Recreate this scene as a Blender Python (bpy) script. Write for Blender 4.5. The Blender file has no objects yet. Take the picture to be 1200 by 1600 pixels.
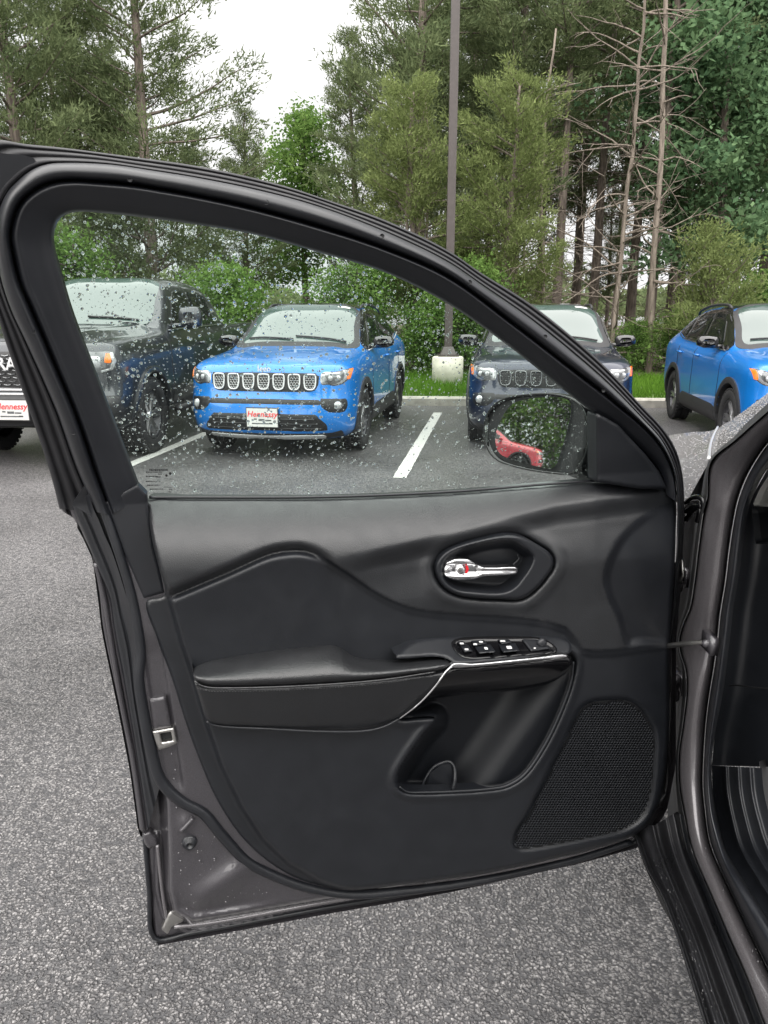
import bpy, bmesh, math, random
import numpy as np
from mathutils import Vector, Matrix
from mathutils.bvhtree import BVHTree

R = math.radians
S = bpy.context.scene
COL = S.collection

# ------------------------------------------------------------------ camera, sky, sun, exposure
PITCH, HC, F = R(15.0), 1.52, 1164.0
cam_data = bpy.data.cameras.new('camera')
cam_data.sensor_fit = 'VERTICAL'
cam_data.sensor_height = 36.0
cam_data.lens = F / 1600.0 * 36.0
cam_data.clip_start = 0.05
cam_data.clip_end = 2000.0
cam = bpy.data.objects.new('camera', cam_data)
COL.objects.link(cam)
cam.location = (0, 0, HC)
cam.rotation_euler = (R(90) - PITCH, 0, 0)
S.camera = cam

world = bpy.data.worlds.new('World')
S.world = world
world.use_nodes = True
wn, wl = world.node_tree.nodes, world.node_tree.links
wn.clear()
SUN_EL, SUN_ROT = R(64), R(192)
sky = wn.new('ShaderNodeTexSky'); sky.sky_type = 'NISHITA'; sky.sun_disc = False
sky.sun_elevation = SUN_EL; sky.sun_rotation = SUN_ROT
sky.air_density = 1.0; sky.dust_density = 3.0
hsv = wn.new('ShaderNodeHueSaturation'); hsv.inputs['Saturation'].default_value = 0.25
wl.new(sky.outputs['Color'], hsv.inputs['Color'])
tc = wn.new('ShaderNodeTexCoord')
mp = wn.new('ShaderNodeMapping'); mp.inputs['Scale'].default_value = (1.0, 1.0, 2.2)
wl.new(tc.outputs['Generated'], mp.inputs['Vector'])
nz = wn.new('ShaderNodeTexNoise'); nz.inputs['Scale'].default_value = 2.3; nz.inputs['Detail'].default_value = 6.0
nz.inputs['Roughness'].default_value = 0.55
wl.new(mp.outputs['Vector'], nz.inputs['Vector'])
cr = wn.new('ShaderNodeValToRGB')
cr.color_ramp.elements[0].position = 0.30; cr.color_ramp.elements[0].color = (7.6, 7.6, 7.9, 1)
cr.color_ramp.elements[1].position = 0.62; cr.color_ramp.elements[1].color = (11.6, 11.5, 11.4, 1)
wl.new(nz.outputs['Fac'], cr.inputs['Fac'])
mx = wn.new('ShaderNodeMix'); mx.data_type = 'RGBA'; mx.inputs['Factor'].default_value = 0.88
wl.new(hsv.outputs['Color'], mx.inputs['A']); wl.new(cr.outputs['Color'], mx.inputs['B'])
bg = wn.new('ShaderNodeBackground'); bg.inputs['Strength'].default_value = 0.0215
wl.new(mx.outputs['Result'], bg.inputs['Color'])
wo = wn.new('ShaderNodeOutputWorld'); wl.new(bg.outputs['Background'], wo.inputs['Surface'])

sun_data = bpy.data.lights.new('sun', 'SUN')
sun_data.energy = 1.5; sun_data.angle = R(125); sun_data.color = (1.0, 0.97, 0.93)
sun = bpy.data.objects.new('sun', sun_data); COL.objects.link(sun)
d = Vector((math.sin(SUN_ROT) * math.cos(SUN_EL), math.cos(SUN_ROT) * math.cos(SUN_EL), math.sin(SUN_EL)))
sun.rotation_euler = d.to_track_quat('Z', 'Y').to_euler()
sun.location = (0, 0, 30)

vs = S.view_settings
vs.view_transform = 'Standard'; vs.look = 'None'; vs.exposure = 2.5; vs.gamma = 1.0; vs.use_curve_mapping = False
S.cycles.max_bounces = 10; S.cycles.transparent_max_bounces = 16
S.cycles.transmission_bounces = 8; S.cycles.glossy_bounces = 4; S.cycles.diffuse_bounces = 3
S.cycles.caustics_refractive = False; S.cycles.caustics_reflective = False
S.cycles.use_denoising = True

# ------------------------------------------------------------------ helpers: materials
def nodemat(name):
    m = bpy.data.materials.new(name); m.use_nodes = True
    nt = m.node_tree; p = nt.nodes['Principled BSDF']
    return m, nt, p

def mat(name, col, rough=0.5, metal=0.0, coat=0.0, spec=0.5, var=0.0, scale=40.0, bump=0.0, bscale=300.0, ior=None, rvar=0.0):
    m, nt, p = nodemat(name)
    N, L = nt.nodes, nt.links
    p.inputs['Base Color'].default_value = (*col, 1)
    p.inputs['Roughness'].default_value = rough
    p.inputs['Metallic'].default_value = metal
    p.inputs['Coat Weight'].default_value = coat
    p.inputs['Coat Roughness'].default_value = 0.04
    p.inputs['Specular IOR Level'].default_value = spec
    if ior: p.inputs['IOR'].default_value = ior
    if var or bump or rvar:
        t = N.new('ShaderNodeTexCoord')
    if var or rvar:
        n = N.new('ShaderNodeTexNoise'); n.inputs['Scale'].default_value = scale; n.inputs['Detail'].default_value = 5
        L.new(t.outputs['Object'], n.inputs['Vector'])
    if var:
        r = N.new('ShaderNodeMapRange'); r.inputs['From Min'].default_value = .3; r.inputs['From Max'].default_value = .7
        r.inputs['To Min'].default_value = 1 - var; r.inputs['To Max'].default_value = 1 + var
        L.new(n.outputs['Fac'], r.inputs['Value'])
        v = N.new('ShaderNodeVectorMath'); v.operation = 'SCALE'; v.inputs[0].default_value = col
        L.new(r.outputs['Result'], v.inputs['Scale']); L.new(v.outputs['Vector'], p.inputs['Base Color'])
    if rvar:
        r2 = N.new('ShaderNodeMapRange'); r2.inputs['From Min'].default_value = .3; r2.inputs['From Max'].default_value = .7
        r2.inputs['To Min'].default_value = max(0.02, rough - rvar); r2.inputs['To Max'].default_value = min(1, rough + rvar)
        L.new(n.outputs['Fac'], r2.inputs['Value']); L.new(r2.outputs['Result'], p.inputs['Roughness'])
    if bump:
        vo = N.new('ShaderNodeTexVoronoi'); vo.inputs['Scale'].default_value = bscale
        L.new(t.outputs['Object'], vo.inputs['Vector'])
        b = N.new('ShaderNodeBump'); b.inputs['Strength'].default_value = bump; b.inputs['Distance'].default_value = 0.002
        L.new(vo.outputs['Distance'], b.inputs['Height']); L.new(b.outputs['Normal'], p.inputs['Normal'])
    return m

# ------------------------------------------------------------------ helpers: objects
def mesh_np(name, V, Fs, smooth=True):
    V = np.asarray(V, dtype=np.float32).reshape(-1, 3)
    me = bpy.data.meshes.new(name)
    if isinstance(Fs, np.ndarray) and Fs.ndim == 2:
        groups = [Fs]
    else:
        by = {}
        for f in Fs: by.setdefault(len(f), []).append(f)
        groups = [np.asarray(g) for g in by.values()]
    nl = sum(g.size for g in groups); nf = sum(len(g) for g in groups)
    me.vertices.add(len(V)); me.vertices.foreach_set('co', V.ravel())
    if nf:
        me.loops.add(nl); me.polygons.add(nf)
        li = np.concatenate([g.ravel() for g in groups]).astype(np.int32)
        tot = np.concatenate([np.full(len(g), g.shape[1], np.int32) for g in groups])
        st = np.concatenate([[0], np.cumsum(tot)[:-1]]).astype(np.int32)
        me.loops.foreach_set('vertex_index', li)
        me.polygons.foreach_set('loop_start', st)
        me.polygons.foreach_set('loop_total', tot)
        me.polygons.foreach_set('use_smooth', np.full(nf, smooth, dtype=bool))
    me.update(calc_edges=True)
    me.validate()
    return me

def tag(o, label=None, cat=None, group=None, kind=None):
    if label: o['label'] = label
    if cat: o['category'] = cat
    if group: o['group'] = group
    if kind: o['kind'] = kind
    return o

def obj(name, me, mats=None, parent=None, **k):
    o = bpy.data.objects.new(name, me); COL.objects.link(o)
    if mats is not None:
        for m in (mats if isinstance(mats, (list, tuple)) else [mats]): me.materials.append(m)
    if parent is not None: o.parent = parent
    return tag(o, **k)

def mk(name, V, Fs, m, parent=None, smooth=True, off=None, **k):
    V = np.asarray(V, float).reshape(-1, 3)
    if off is not None: V = V - np.asarray(off)
    return obj(name, mesh_np(name, V, Fs, smooth), m, parent, **k)

def empty(name, loc=(0, 0, 0), rz=0.0, **k):
    o = bpy.data.objects.new(name, None); COL.objects.link(o)
    o.location = loc; o.rotation_euler = (0, 0, rz); o.empty_display_size = 0.2
    return tag(o, **k)

class MB:
    """collects faces into one mesh"""
    def __init__(s): s.V = []; s.F = []; s.n = 0
    def add(s, V, Fs):
        V = np.asarray(V, float).reshape(-1, 3)
        s.V.append(V); s.F += [tuple(int(i) + s.n for i in f) for f in Fs]; s.n += len(V); return s
    def box(s, c, h, M=None):
        c = np.array(c, float); h = np.array(h, float)
        V = np.array([[x, y, z] for x in (-1, 1) for y in (-1, 1) for z in (-1, 1)], float) * h
        if M is not None: V = V @ np.asarray(M).T
        return s.add(V + c, [(0, 1, 3, 2), (4, 6, 7, 5), (0, 4, 5, 1), (2, 3, 7, 6), (0, 2, 6, 4), (1, 5, 7, 3)])
    def tube(s, P, r, n=8, cap=True):
        V, Fs = tube_geo(P, r, n, cap); return s.add(V, Fs)
    def lathe(s, prof, n=24, axis='z', c=(0, 0, 0)):
        V = []; Fs = []
        k = len(prof)
        for i in range(n):
            a = 2 * math.pi * i / n
            for (r, h) in prof:
                p = (r * math.cos(a), r * math.sin(a), h)
                if axis == 'y': p = (p[0], p[2], p[1])
                if axis == 'x': p = (p[2], p[0], p[1])
                V.append((p[0] + c[0], p[1] + c[1], p[2] + c[2]))
        for i in range(n):
            j = (i + 1) % n
            for q in range(k - 1):
                f = (i * k + q, j * k + q, j * k + q + 1, i * k + q + 1)
                Fs.append(f[::-1] if axis == 'y' else f)
        return s.add(V, Fs)
    def build(s, name, m, parent=None, smooth=False, **k):
        V = np.concatenate(s.V)
        return mk(name, V, s.F, m, parent, smooth, **k)

def tube_geo(P, r, n=8, cap=True):
    P = np.asarray(P, float); k = len(P)
    r = np.full(k, r, float) if np.isscalar(r) else np.asarray(r, float)
    T = np.gradient(P, axis=0); T /= np.linalg.norm(T, axis=1, keepdims=True) + 1e-12
    ref = np.array([0, 0, 1.0]) if abs(T[0][2]) < 0.9 else np.array([1.0, 0, 0])
    u = np.cross(T[0], ref); u /= np.linalg.norm(u)
    V = []
    for i in range(k):
        u = u - T[i] * u.dot(T[i]); u /= np.linalg.norm(u) + 1e-12
        w = np.cross(T[i], u)
        for j in range(n):
            a = 2 * math.pi * j / n
            V.append(P[i] + r[i] * (math.cos(a) * u + math.sin(a) * w))
    Fs = [(i * n + j, i * n + (j + 1) % n, (i + 1) * n + (j + 1) % n, (i + 1) * n + j) for i in range(k - 1) for j in range(n)]
    if cap:
        Fs.append(tuple(range(n))[::-1]); Fs.append(tuple(range((k - 1) * n, k * n)))
    return np.array(V), Fs

def spline(pts, n, closed=False, alpha=0.5):
    """centripetal Catmull-Rom resampled to n points spaced by arc length"""
    P = np.asarray(pts, float)
    if closed: P = np.vstack([P[-1], P, P[0], P[1]])
    else: P = np.vstack([2 * P[0] - P[1], P, 2 * P[-1] - P[-2]])
    out = []
    for i in range(1, len(P) - 2):
        p0, p1, p2, p3 = P[i - 1], P[i], P[i + 1], P[i + 2]
        t0 = 0; t1 = t0 + max(np.linalg.norm(p1 - p0), 1e-9) ** alpha
        t2 = t1 + max(np.linalg.norm(p2 - p1), 1e-9) ** alpha; t3 = t2 + max(np.linalg.norm(p3 - p2), 1e-9) ** alpha
        t = np.linspace(t1, t2, 17)[:-1, None]
        A1 = (t1 - t) / (t1 - t0) * p0 + (t - t0) / (t1 - t0) * p1
        A2 = (t2 - t) / (t2 - t1) * p1 + (t - t1) / (t2 - t1) * p2
        A3 = (t3 - t) / (t3 - t2) * p2 + (t - t2) / (t3 - t2) * p3
        B1 = (t2 - t) / (t2 - t0) * A1 + (t - t0) / (t2 - t0) * A2
        B2 = (t3 - t) / (t3 - t1) * A2 + (t - t1) / (t3 - t1) * A3
        out.append((t2 - t) / (t2 - t1) * B1 + (t - t1) / (t2 - t1) * B2)
    out = np.vstack(out + ([P[-2][None]] if not closed else [P[1][None]]))
    s = np.concatenate([[0], np.cumsum(np.linalg.norm(np.diff(out, axis=0), axis=1))])
    q = np.linspace(0, s[-1], n + 1)[:-1] if closed else np.linspace(0, s[-1], n)
    return np.stack([np.interp(q, s, out[:, c]) for c in range(P.shape[1])], 1)

def smooth01(x): x = np.clip(x, 0, 1); return x * x * (3 - 2 * x)

def sdf(P, poly):
    """signed distance, positive inside"""
    P = np.asarray(P, float); Q = np.asarray(poly, float); out = []
    A = Q; B = np.roll(Q, -1, 0)
    for c in range(0, len(P), 20000):
        p = P[c:c + 20000]
        d2 = np.full(len(p), 1e18); ins = np.zeros(len(p), bool)
        for a, b in zip(A, B):
            e = b - a; w = p - a
            t = np.clip((w @ e) / max(e @ e, 1e-12), 0, 1)
            d2 = np.minimum(d2, ((w - t[:, None] * e) ** 2).sum(1))
            cnd = (a[1] > p[:, 1]) != (b[1] > p[:, 1])
            if abs(b[1] - a[1]) > 1e-12:
                ins ^= cnd & (p[:, 0] < (b[0] - a[0]) * (p[:, 1] - a[1]) / (b[1] - a[1]) + a[0])
        out.append(np.where(ins, 1, -1) * np.sqrt(d2))
    return np.concatenate(out)

def grid_patch(poly, step, holes=()):
    """2-D grid filling the outline, border nodes pulled onto the outline -> pts, faces, sd"""
    poly = np.asarray(poly, float)
    lo, hi = poly.min(0) - step * 1.5, poly.max(0) + step * 1.5
    nx, ny = int(np.ceil((hi[0] - lo[0]) / step)) + 1, int(np.ceil((hi[1] - lo[1]) / step)) + 1
    gx, gy = np.meshgrid(lo[0] + np.arange(nx) * step, lo[1] + np.arange(ny) * step, indexing='ij')
    P = np.stack([gx.ravel(), gy.ravel()], 1)
    def full(p):
        s = sdf(p, poly)
        for h in holes: s = np.minimum(s, -sdf(p, h))
        return s
    sd = full(P)
    for _ in range(2):
        near = np.abs(sd) < step * 0.62
        if not near.any(): break
        q = P[near]; e = step * 0.05
        g = np.stack([full(q + [e, 0]) - full(q - [e, 0]), full(q + [0, e]) - full(q - [0, e])], 1) / (2 * e)
        g /= np.maximum(np.linalg.norm(g, axis=1, keepdims=True), 0.5)
        P[near] = q - g * sd[near][:, None]
        s2 = np.where(np.abs(full(P[near])) < step * .6, 0.0, full(P[near]))
        sd[near] = s2
        break
    ok = sd > -step * 0.05
    idx = np.arange(nx * ny).reshape(nx, ny)
    a, b, c, d_ = idx[:-1, :-1].ravel(), idx[1:, :-1].ravel(), idx[1:, 1:].ravel(), idx[:-1, 1:].ravel()
    okc = ok[a].astype(int) + ok[b] + ok[c] + ok[d_]
    allb = (sd[a] + sd[b] + sd[c] + sd[d_]) <= 1e-9
    faces = [tuple(t) for t in np.stack([a, b, c, d_], 1)[(okc == 4) & ~allb]]
    for k in np.nonzero(okc == 3)[0]:
        t = [int(i) for i in (a[k], b[k], c[k], d_[k]) if ok[i]]
        if sd[t].sum() > 1e-9: faces.append(tuple(t))
    used = np.zeros(len(P), bool)
    for f in faces: used[list(f)] = True
    re = -np.ones(len(P), int); re[used] = np.arange(used.sum())
    return P[used], [tuple(int(re[i]) for i in f) for f in faces], np.maximum(sd[used], 0)

def border_edges(faces):
    seen = {}
    for f in faces:
        for i in range(len(f)):
            e = (f[i], f[(i + 1) % len(f)])
            if (e[1], e[0]) in seen: del seen[(e[1], e[0])]
            else: seen[e] = 1
    return list(seen)

def skirted(V, faces, back):
    """adds a skirt: border vertices doubled and pushed to `back(border vertex ids)`"""
    be = border_edges(faces); ids = sorted({i for e in be for i in e})
    V = np.asarray(V)
    m1 = {i: len(V) + k for k, i in enumerate(ids)}
    m2 = {i: len(V) + len(ids) + k for k, i in enumerate(ids)}
    V2 = np.vstack([V, V[ids], back(ids)])
    F2 = list(faces) + [(m1[b], m1[a], m2[a], m2[b]) for a, b in be]
    return V2, F2

# ------------------------------------------------------------------ camera-ray helper: photograph pixel -> place in the lot
def ray(u, v):
    a = (np.asarray(u, float) - 600) / F; b = (800 - np.asarray(v, float)) / F
    return np.stack([a, math.cos(PITCH) + b * math.sin(PITCH), -math.sin(PITCH) + b * math.cos(PITCH)], -1)
C0 = np.array([0, 0, HC])
def at_y(u, v, y):
    r = ray(u, v); t = np.asarray(y) / r[..., 1]
    return C0 + r * t[..., None]
def at_z(u, v, z):
    r = ray(u, v); t = (z - HC) / r[..., 2]
    return C0 + r * t[..., None]

# door plane: dn points to the cabin side (towards the photographer)
DB = np.array([-.417, 1.103, 0.0]); DS = np.array([.963, .27, 0.0]); DS /= np.linalg.norm(DS)
DN = np.array([DS[1], -DS[0], 0.0]); DK = DN @ (DB - C0); LEAN, ZB = 0.28, 1.235
def door(u, v, d=0.0):
    r = ray(u, v); d = np.broadcast_to(np.asarray(d, float), r.shape[:-1])
    nr = r @ DN
    t = (DK + d) / nr
    t2 = (DK + d + LEAN * (HC - ZB)) / (nr - LEAN * r[..., 2])
    z = HC + t * r[..., 2]
    t = np.where(z > ZB, t2, t)
    return C0 + r * t[..., None]
DBASE = door(np.array(640.), np.array(1385.), 0.0)

# car-side plane of the photographer's own car (door aperture)
CP = np.array([.60, 1.40, 0.0]); CN = np.array([-.9964, .085, 0.0])
def side(u, v, e=0.0):
    r = ray(u, v); t = (CN @ (CP - C0) - np.asarray(e, float)) / (r @ CN)
    return C0 + r * t[..., None]

# ------------------------------------------------------------------ materials
M = {}
def asphalt_mat():
    m, nt, p = nodemat('wet asphalt'); N, L = nt.nodes, nt.links
    t = N.new('ShaderNodeTexCoord')
    wp = N.new('ShaderNodeTexNoise'); wp.inputs['Scale'].default_value = 60; wp.inputs['Detail'].default_value = 2
    L.new(t.outputs['Object'], wp.inputs['Vector'])
    dv = N.new('ShaderNodeVectorMath'); dv.operation = 'MULTIPLY_ADD'; dv.inputs[1].default_value = (.014, .014, .014)
    L.new(wp.outputs['Color'], dv.inputs[0]); L.new(t.outputs['Object'], dv.inputs[2])
    def vor(scale, feat):
        v = N.new('ShaderNodeTexVoronoi'); v.inputs['Scale'].default_value = scale; v.feature = feat; L.new(dv.outputs['Vector'], v.inputs['Vector']); return v
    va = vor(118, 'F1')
    n1 = N.new('ShaderNodeTexNoise'); n1.inputs['Scale'].default_value = 0.55; n1.inputs['Detail'].default_value = 7; n1.inputs['Roughness'].default_value = .6
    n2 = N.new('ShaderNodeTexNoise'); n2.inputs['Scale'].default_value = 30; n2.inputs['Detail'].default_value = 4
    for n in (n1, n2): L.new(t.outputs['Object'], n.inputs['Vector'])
    sep = N.new('ShaderNodeSeparateColor'); L.new(va.outputs['Color'], sep.inputs['Color'])
    ramp = N.new('ShaderNodeValToRGB'); e = ramp.color_ramp.elements
    e[0].position = 0.0; e[0].color = (.075, .072, .075, 1)
    e[1].position = 1.0; e[1].color = (.46, .445, .44, 1)
    a = ramp.color_ramp.elements.new(.55); a.color = (.22, .211, .211, 1)
    n3 = N.new('ShaderNodeTexNoise'); n3.inputs['Scale'].default_value = 120; n3.inputs['Detail'].default_value = 3; n3.inputs['Roughness'].default_value = .7
    L.new(t.outputs['Object'], n3.inputs['Vector'])
    fx = N.new('ShaderNodeMapRange'); fx.inputs['From Min'].default_value = .33; fx.inputs['From Max'].default_value = .67; L.new(n3.outputs['Fac'], fx.inputs['Value'])
    fm = N.new('ShaderNodeMix'); fm.data_type = 'FLOAT'; fm.inputs['Factor'].default_value = .45
    L.new(fx.outputs['Result'], fm.inputs['A']); L.new(sep.outputs['Red'], fm.inputs['B'])
    L.new(fm.outputs['Result'], ramp.inputs['Fac'])
    # bitumen tone with painted crevice shade between stones, and low spots hiding them
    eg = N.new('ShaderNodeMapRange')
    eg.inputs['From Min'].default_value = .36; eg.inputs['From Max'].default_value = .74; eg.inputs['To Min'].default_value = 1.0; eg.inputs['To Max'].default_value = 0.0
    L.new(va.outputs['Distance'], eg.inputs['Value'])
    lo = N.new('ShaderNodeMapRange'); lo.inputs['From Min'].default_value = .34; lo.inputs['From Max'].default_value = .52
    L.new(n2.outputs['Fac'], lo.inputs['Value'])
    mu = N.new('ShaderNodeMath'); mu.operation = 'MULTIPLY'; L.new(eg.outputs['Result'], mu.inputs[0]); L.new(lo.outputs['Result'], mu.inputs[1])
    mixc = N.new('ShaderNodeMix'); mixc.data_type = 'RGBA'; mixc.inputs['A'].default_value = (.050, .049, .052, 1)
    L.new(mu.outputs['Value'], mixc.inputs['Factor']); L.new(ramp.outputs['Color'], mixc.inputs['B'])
    mr = N.new('ShaderNodeMapRange'); mr.inputs['From Min'].default_value = .35; mr.inputs['From Max'].default_value = .65
    mr.inputs['To Min'].default_value = .66; mr.inputs['To Max'].default_value = 1.25
    L.new(n1.outputs['Fac'], mr.inputs['Value'])
    sc = N.new('ShaderNodeVectorMath'); sc.operation = 'SCALE'
    L.new(mixc.outputs['Result'], sc.inputs[0]); L.new(mr.outputs['Result'], sc.inputs['Scale'])
    L.new(sc.outputs['Vector'], p.inputs['Base Color'])
    hs = N.new('ShaderNodeMath'); hs.operation = 'MULTIPLY_ADD'; hs.inputs[1].default_value = .8
    L.new(sep.outputs['Green'], hs.inputs[0]); L.new(mu.outputs['Value'], hs.inputs[2])
    hh = N.new('ShaderNodeMath'); hh.operation = 'MULTIPLY'; L.new(hs.outputs['Value'], hh.inputs[0]); L.new(eg.outputs['Result'], hh.inputs[1])
    b = N.new('ShaderNodeBump'); b.inputs['Strength'].default_value = 1.0; b.inputs['Distance'].default_value = .004
    L.new(hh.outputs['Value'], b.inputs['Height']); L.new(b.outputs['Normal'], p.inputs['Normal'])
    r2 = N.new('ShaderNodeMapRange'); r2.inputs['From Min'].default_value = .35; r2.inputs['From Max'].default_value = .65
    r2.inputs['To Min'].default_value = .24; r2.inputs['To Max'].default_value = .42
    L.new(n1.outputs['Fac'], r2.inputs['Value']); L.new(r2.outputs['Result'], p.inputs['Roughness'])
    p.inputs['Specular IOR Level'].default_value = .6
    return m
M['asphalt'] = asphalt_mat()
M['line'] = mat('white road paint', (.55, .55, .52), .6, var=.22, scale=55, bump=.5, bscale=120)
M['concrete'] = mat('pale concrete', (.42, .40, .35), .85, var=.22, scale=9, bump=.25, bscale=90)
M['post_base'] = mat('cream concrete', (.62, .59, .50), .85, var=.12, scale=9, bump=.25, bscale=90)
M['soil'] = mat('leaf litter soil', (.085, .066, .045), .95, var=.5, scale=3.5, bump=.6, bscale=18)
M['turf'] = mat('turf base', (.075, .13, .025), .95, var=.4, scale=3, bump=.6, bscale=30)
M['pole'] = mat('brown painted steel', (.066, .054, .050), .42, var=.1, scale=12)

# cabin-side door plastics
M['trim'] = mat('charcoal moulded door plastic', (.0115, .013, .0165), .41, spec=.6, var=.10, scale=26, bump=.10, bscale=900, rvar=.05)
M['leather'] = mat('grained charcoal vinyl', (.0155, .0168, .0195), .38, spec=.8, var=.12, scale=30, bump=.16, bscale=640, rvar=.07)
M['armtop'] = mat('soft black leather', (.017, .018, .020), .36, spec=.85, var=.12, scale=24, bump=.22, bscale=520, rvar=.06)
M['gloss_black'] = mat('piano black plastic', (.004, .004, .005), .12, coat=.1)
M['rubber'] = mat('black rubber seal', (.012, .0132, .0168), .37, spec=.7, var=.16, scale=18, rvar=.08)
M['frame'] = mat('satin black window frame', (.0105, .0118, .0155), .39, spec=.6, var=.10, scale=16, rvar=.06)
M['frame_strip'] = mat('worn black outer strip', (.014, .014, .017), .50, var=.2, scale=22, rvar=.1)
M['chrome'] = mat('satin chrome', (.80, .80, .81), .16, metal=1.0, rvar=.05, scale=60)
M['steel'] = mat('bare steel', (.55, .54, .52), .33, metal=1.0, var=.1, scale=40)
M['red'] = mat('red marker', (.7, .02, .03), .4)
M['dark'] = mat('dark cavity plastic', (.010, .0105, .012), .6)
M['icon'] = mat('white printed icon', (.75, .75, .75), .5)
M['thread'] = mat('charcoal stitching', (.05, .05, .052), .7)

def paint_mat(name, col, flake=.15, rough=.32, metal=.55, coat=1.0):
    m, nt, p = nodemat(name); N, L = nt.nodes, nt.links
    t = N.new('ShaderNodeTexCoord'); n = N.new('ShaderNodeTexNoise'); n.inputs['Scale'].default_value = 900; n.inputs['Detail'].default_value = 1
    L.new(t.outputs['Object'], n.inputs['Vector'])
    r = N.new('ShaderNodeMapRange'); r.inputs['From Min'].default_value = .35; r.inputs['From Max'].default_value = .65
    r.inputs['To Min'].default_value = 1 - flake; r.inputs['To Max'].default_value = 1 + flake
    L.new(n.outputs['Fac'], r.inputs['Value'])
    v = N.new('ShaderNodeVectorMath'); v.operation = 'SCALE'; v.inputs[0].default_value = col
    L.new(r.outputs['Result'], v.inputs['Scale']); L.new(v.outputs['Vector'], p.inputs['Base Color'])
    n2 = N.new('ShaderNodeTexNoise'); n2.inputs['Scale'].default_value = 7; n2.inputs['Detail'].default_value = 2
    L.new(t.outputs['Object'], n2.inputs['Vector'])
    b = N.new('ShaderNodeBump'); b.inputs['Strength'].default_value = .05; b.inputs['Distance'].default_value = .01
    L.new(n2.outputs['Fac'], b.inputs['Height']); L.new(b.outputs['Normal'], p.inputs['Coat Normal'])
    p.inputs['Metallic'].default_value = metal; p.inputs['Roughness'].default_value = rough
    p.inputs['Coat Weight'].default_value = coat; p.inputs['Coat Roughness'].default_value = .03
    return m
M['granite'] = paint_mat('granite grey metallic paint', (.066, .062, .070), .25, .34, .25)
M['pocket'] = mat('shade darkened pocket plastic', (.0055, .0065, .009), .5, spec=.4, bump=.1, bscale=900)  # door plastic made darker, the recess shade painted into its colour
M['aperture'] = paint_mat('granite grey aperture paint with reflected light', (.125, .117, .124), .25, .3, .35)  # same car paint, lightened so the pillar's reflected light sits in the colour
M['wet_granite'] = paint_mat('rain wet granite paint with sky sheen', (.15, .145, .15), .3, .42, .2, .25)  # wet car paint with the sky reflection lightened into its base colour
M['hem'] = paint_mat('door hem paint with sky highlight', (.22, .21, .22), .1, .26, .5, .6)  # granite paint turned pale, a painted sky highlight along the hem
M['blue'] = paint_mat('bright blue metallic paint', (.004, .175, .58), .12, metal=.2)
M['navy'] = paint_mat('deep navy metallic paint', (.010, .016, .036), .2, metal=.3)
M['charcoal_paint'] = paint_mat('charcoal metallic paint', (.030, .034, .040), .25, metal=.5)
M['redpaint'] = paint_mat('faded red paint', (.55, .05, .07), .1, metal=.0)
M['white_paint'] = mat('white paint', (.78, .78, .76), .35, coat=.4)

def windscreen_mat(name, tint=(.02, .025, .025), ior=1.9, rough=.02):
    m, nt, p = nodemat(name)
    p.inputs['Base Color'].default_value = (*tint, 1); p.inputs['Roughness'].default_value = rough
    p.inputs['IOR'].default_value = ior; p.inputs['Specular IOR Level'].default_value = .5
    return m
M['windscreen'] = windscreen_mat('reflective windscreen glass', (.050, .078, .070), 1.9)
M['side_glass'] = windscreen_mat('dark tinted side glass', (.008, .010, .011), 1.5)
M['black_clad'] = mat('black cladding plastic', (.022, .022, .024), .55, var=.1, scale=20)
M['black_gloss'] = mat('gloss black roof paint', (.010, .010, .012), .12, coat=1.0)
M['sill_clad'] = mat('wet grey sill cladding', (.024, .024, .027), .36, var=.18, scale=9, rvar=.12, spec=.7)
M['tyre'] = mat('black tyre rubber', (.017, .017, .018), .75, var=.2, scale=30)
M['rim'] = mat('machined grey alloy', (.42, .42, .43), .3, metal=.9)
M['rim_dark'] = mat('dark alloy', (.05, .05, .055), .35, metal=.6)
M['lamp'] = mat('silver headlamp reflector', (.40, .41, .42), .18, metal=.6, coat=1.0, var=.25, scale=14)
M['lamp_dark'] = mat('smoked headlamp', (.12, .125, .13), .15, metal=.5, coat=1.0, var=.4, scale=12)
M['amber'] = mat('amber lens', (.85, .20, .02), .2, coat=1.0)
M['plate'] = mat('white plate', (.62, .62, .60), .5)
M['silver'] = mat('silver painted plastic', (.66, .66, .67), .3, metal=.15, coat=.5)
M['mesh_black'] = mat('black grille plastic', (.012, .012, .013), .4)

def glass_pane():
    m, nt, p = nodemat('green tinted side window glass'); N, L = nt.nodes, nt.links
    N.remove(p)
    out = [n for n in N if n.type == 'OUTPUT_MATERIAL'][0]
    tr = N.new('ShaderNodeBsdfTransparent'); tr.inputs['Color'].default_value = (.84, .92, .89, 1)
    gl = N.new('ShaderNodeBsdfGlossy'); gl.inputs['Roughness'].default_value = .0; gl.inputs['Color'].default_value = (.9, 1, .97, 1)
    fr = N.new('ShaderNodeFresnel'); fr.inputs['IOR'].default_value = 1.40
    mxs = N.new('ShaderNodeMixShader')
    L.new(fr.outputs['Fac'], mxs.inputs['Fac']); L.new(tr.outputs[0], mxs.inputs[1]); L.new(gl.outputs[0], mxs.inputs[2])
    L.new(mxs.outputs[0], out.inputs['Surface'])
    return m
M['pane'] = glass_pane()
def water_mat():
    m, nt, p = nodemat('rain water'); N, L = nt.nodes, nt.links
    N.remove(p)
    out = [n for n in N if n.type == 'OUTPUT_MATERIAL'][0]
    g = N.new('ShaderNodeBsdfGlass'); g.inputs['IOR'].default_value = 1.33; g.inputs['Roughness'].default_value = 0.0
    L.new(g.outputs[0], out.inputs['Surface'])
    return m
M['water'] = water_mat()
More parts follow.
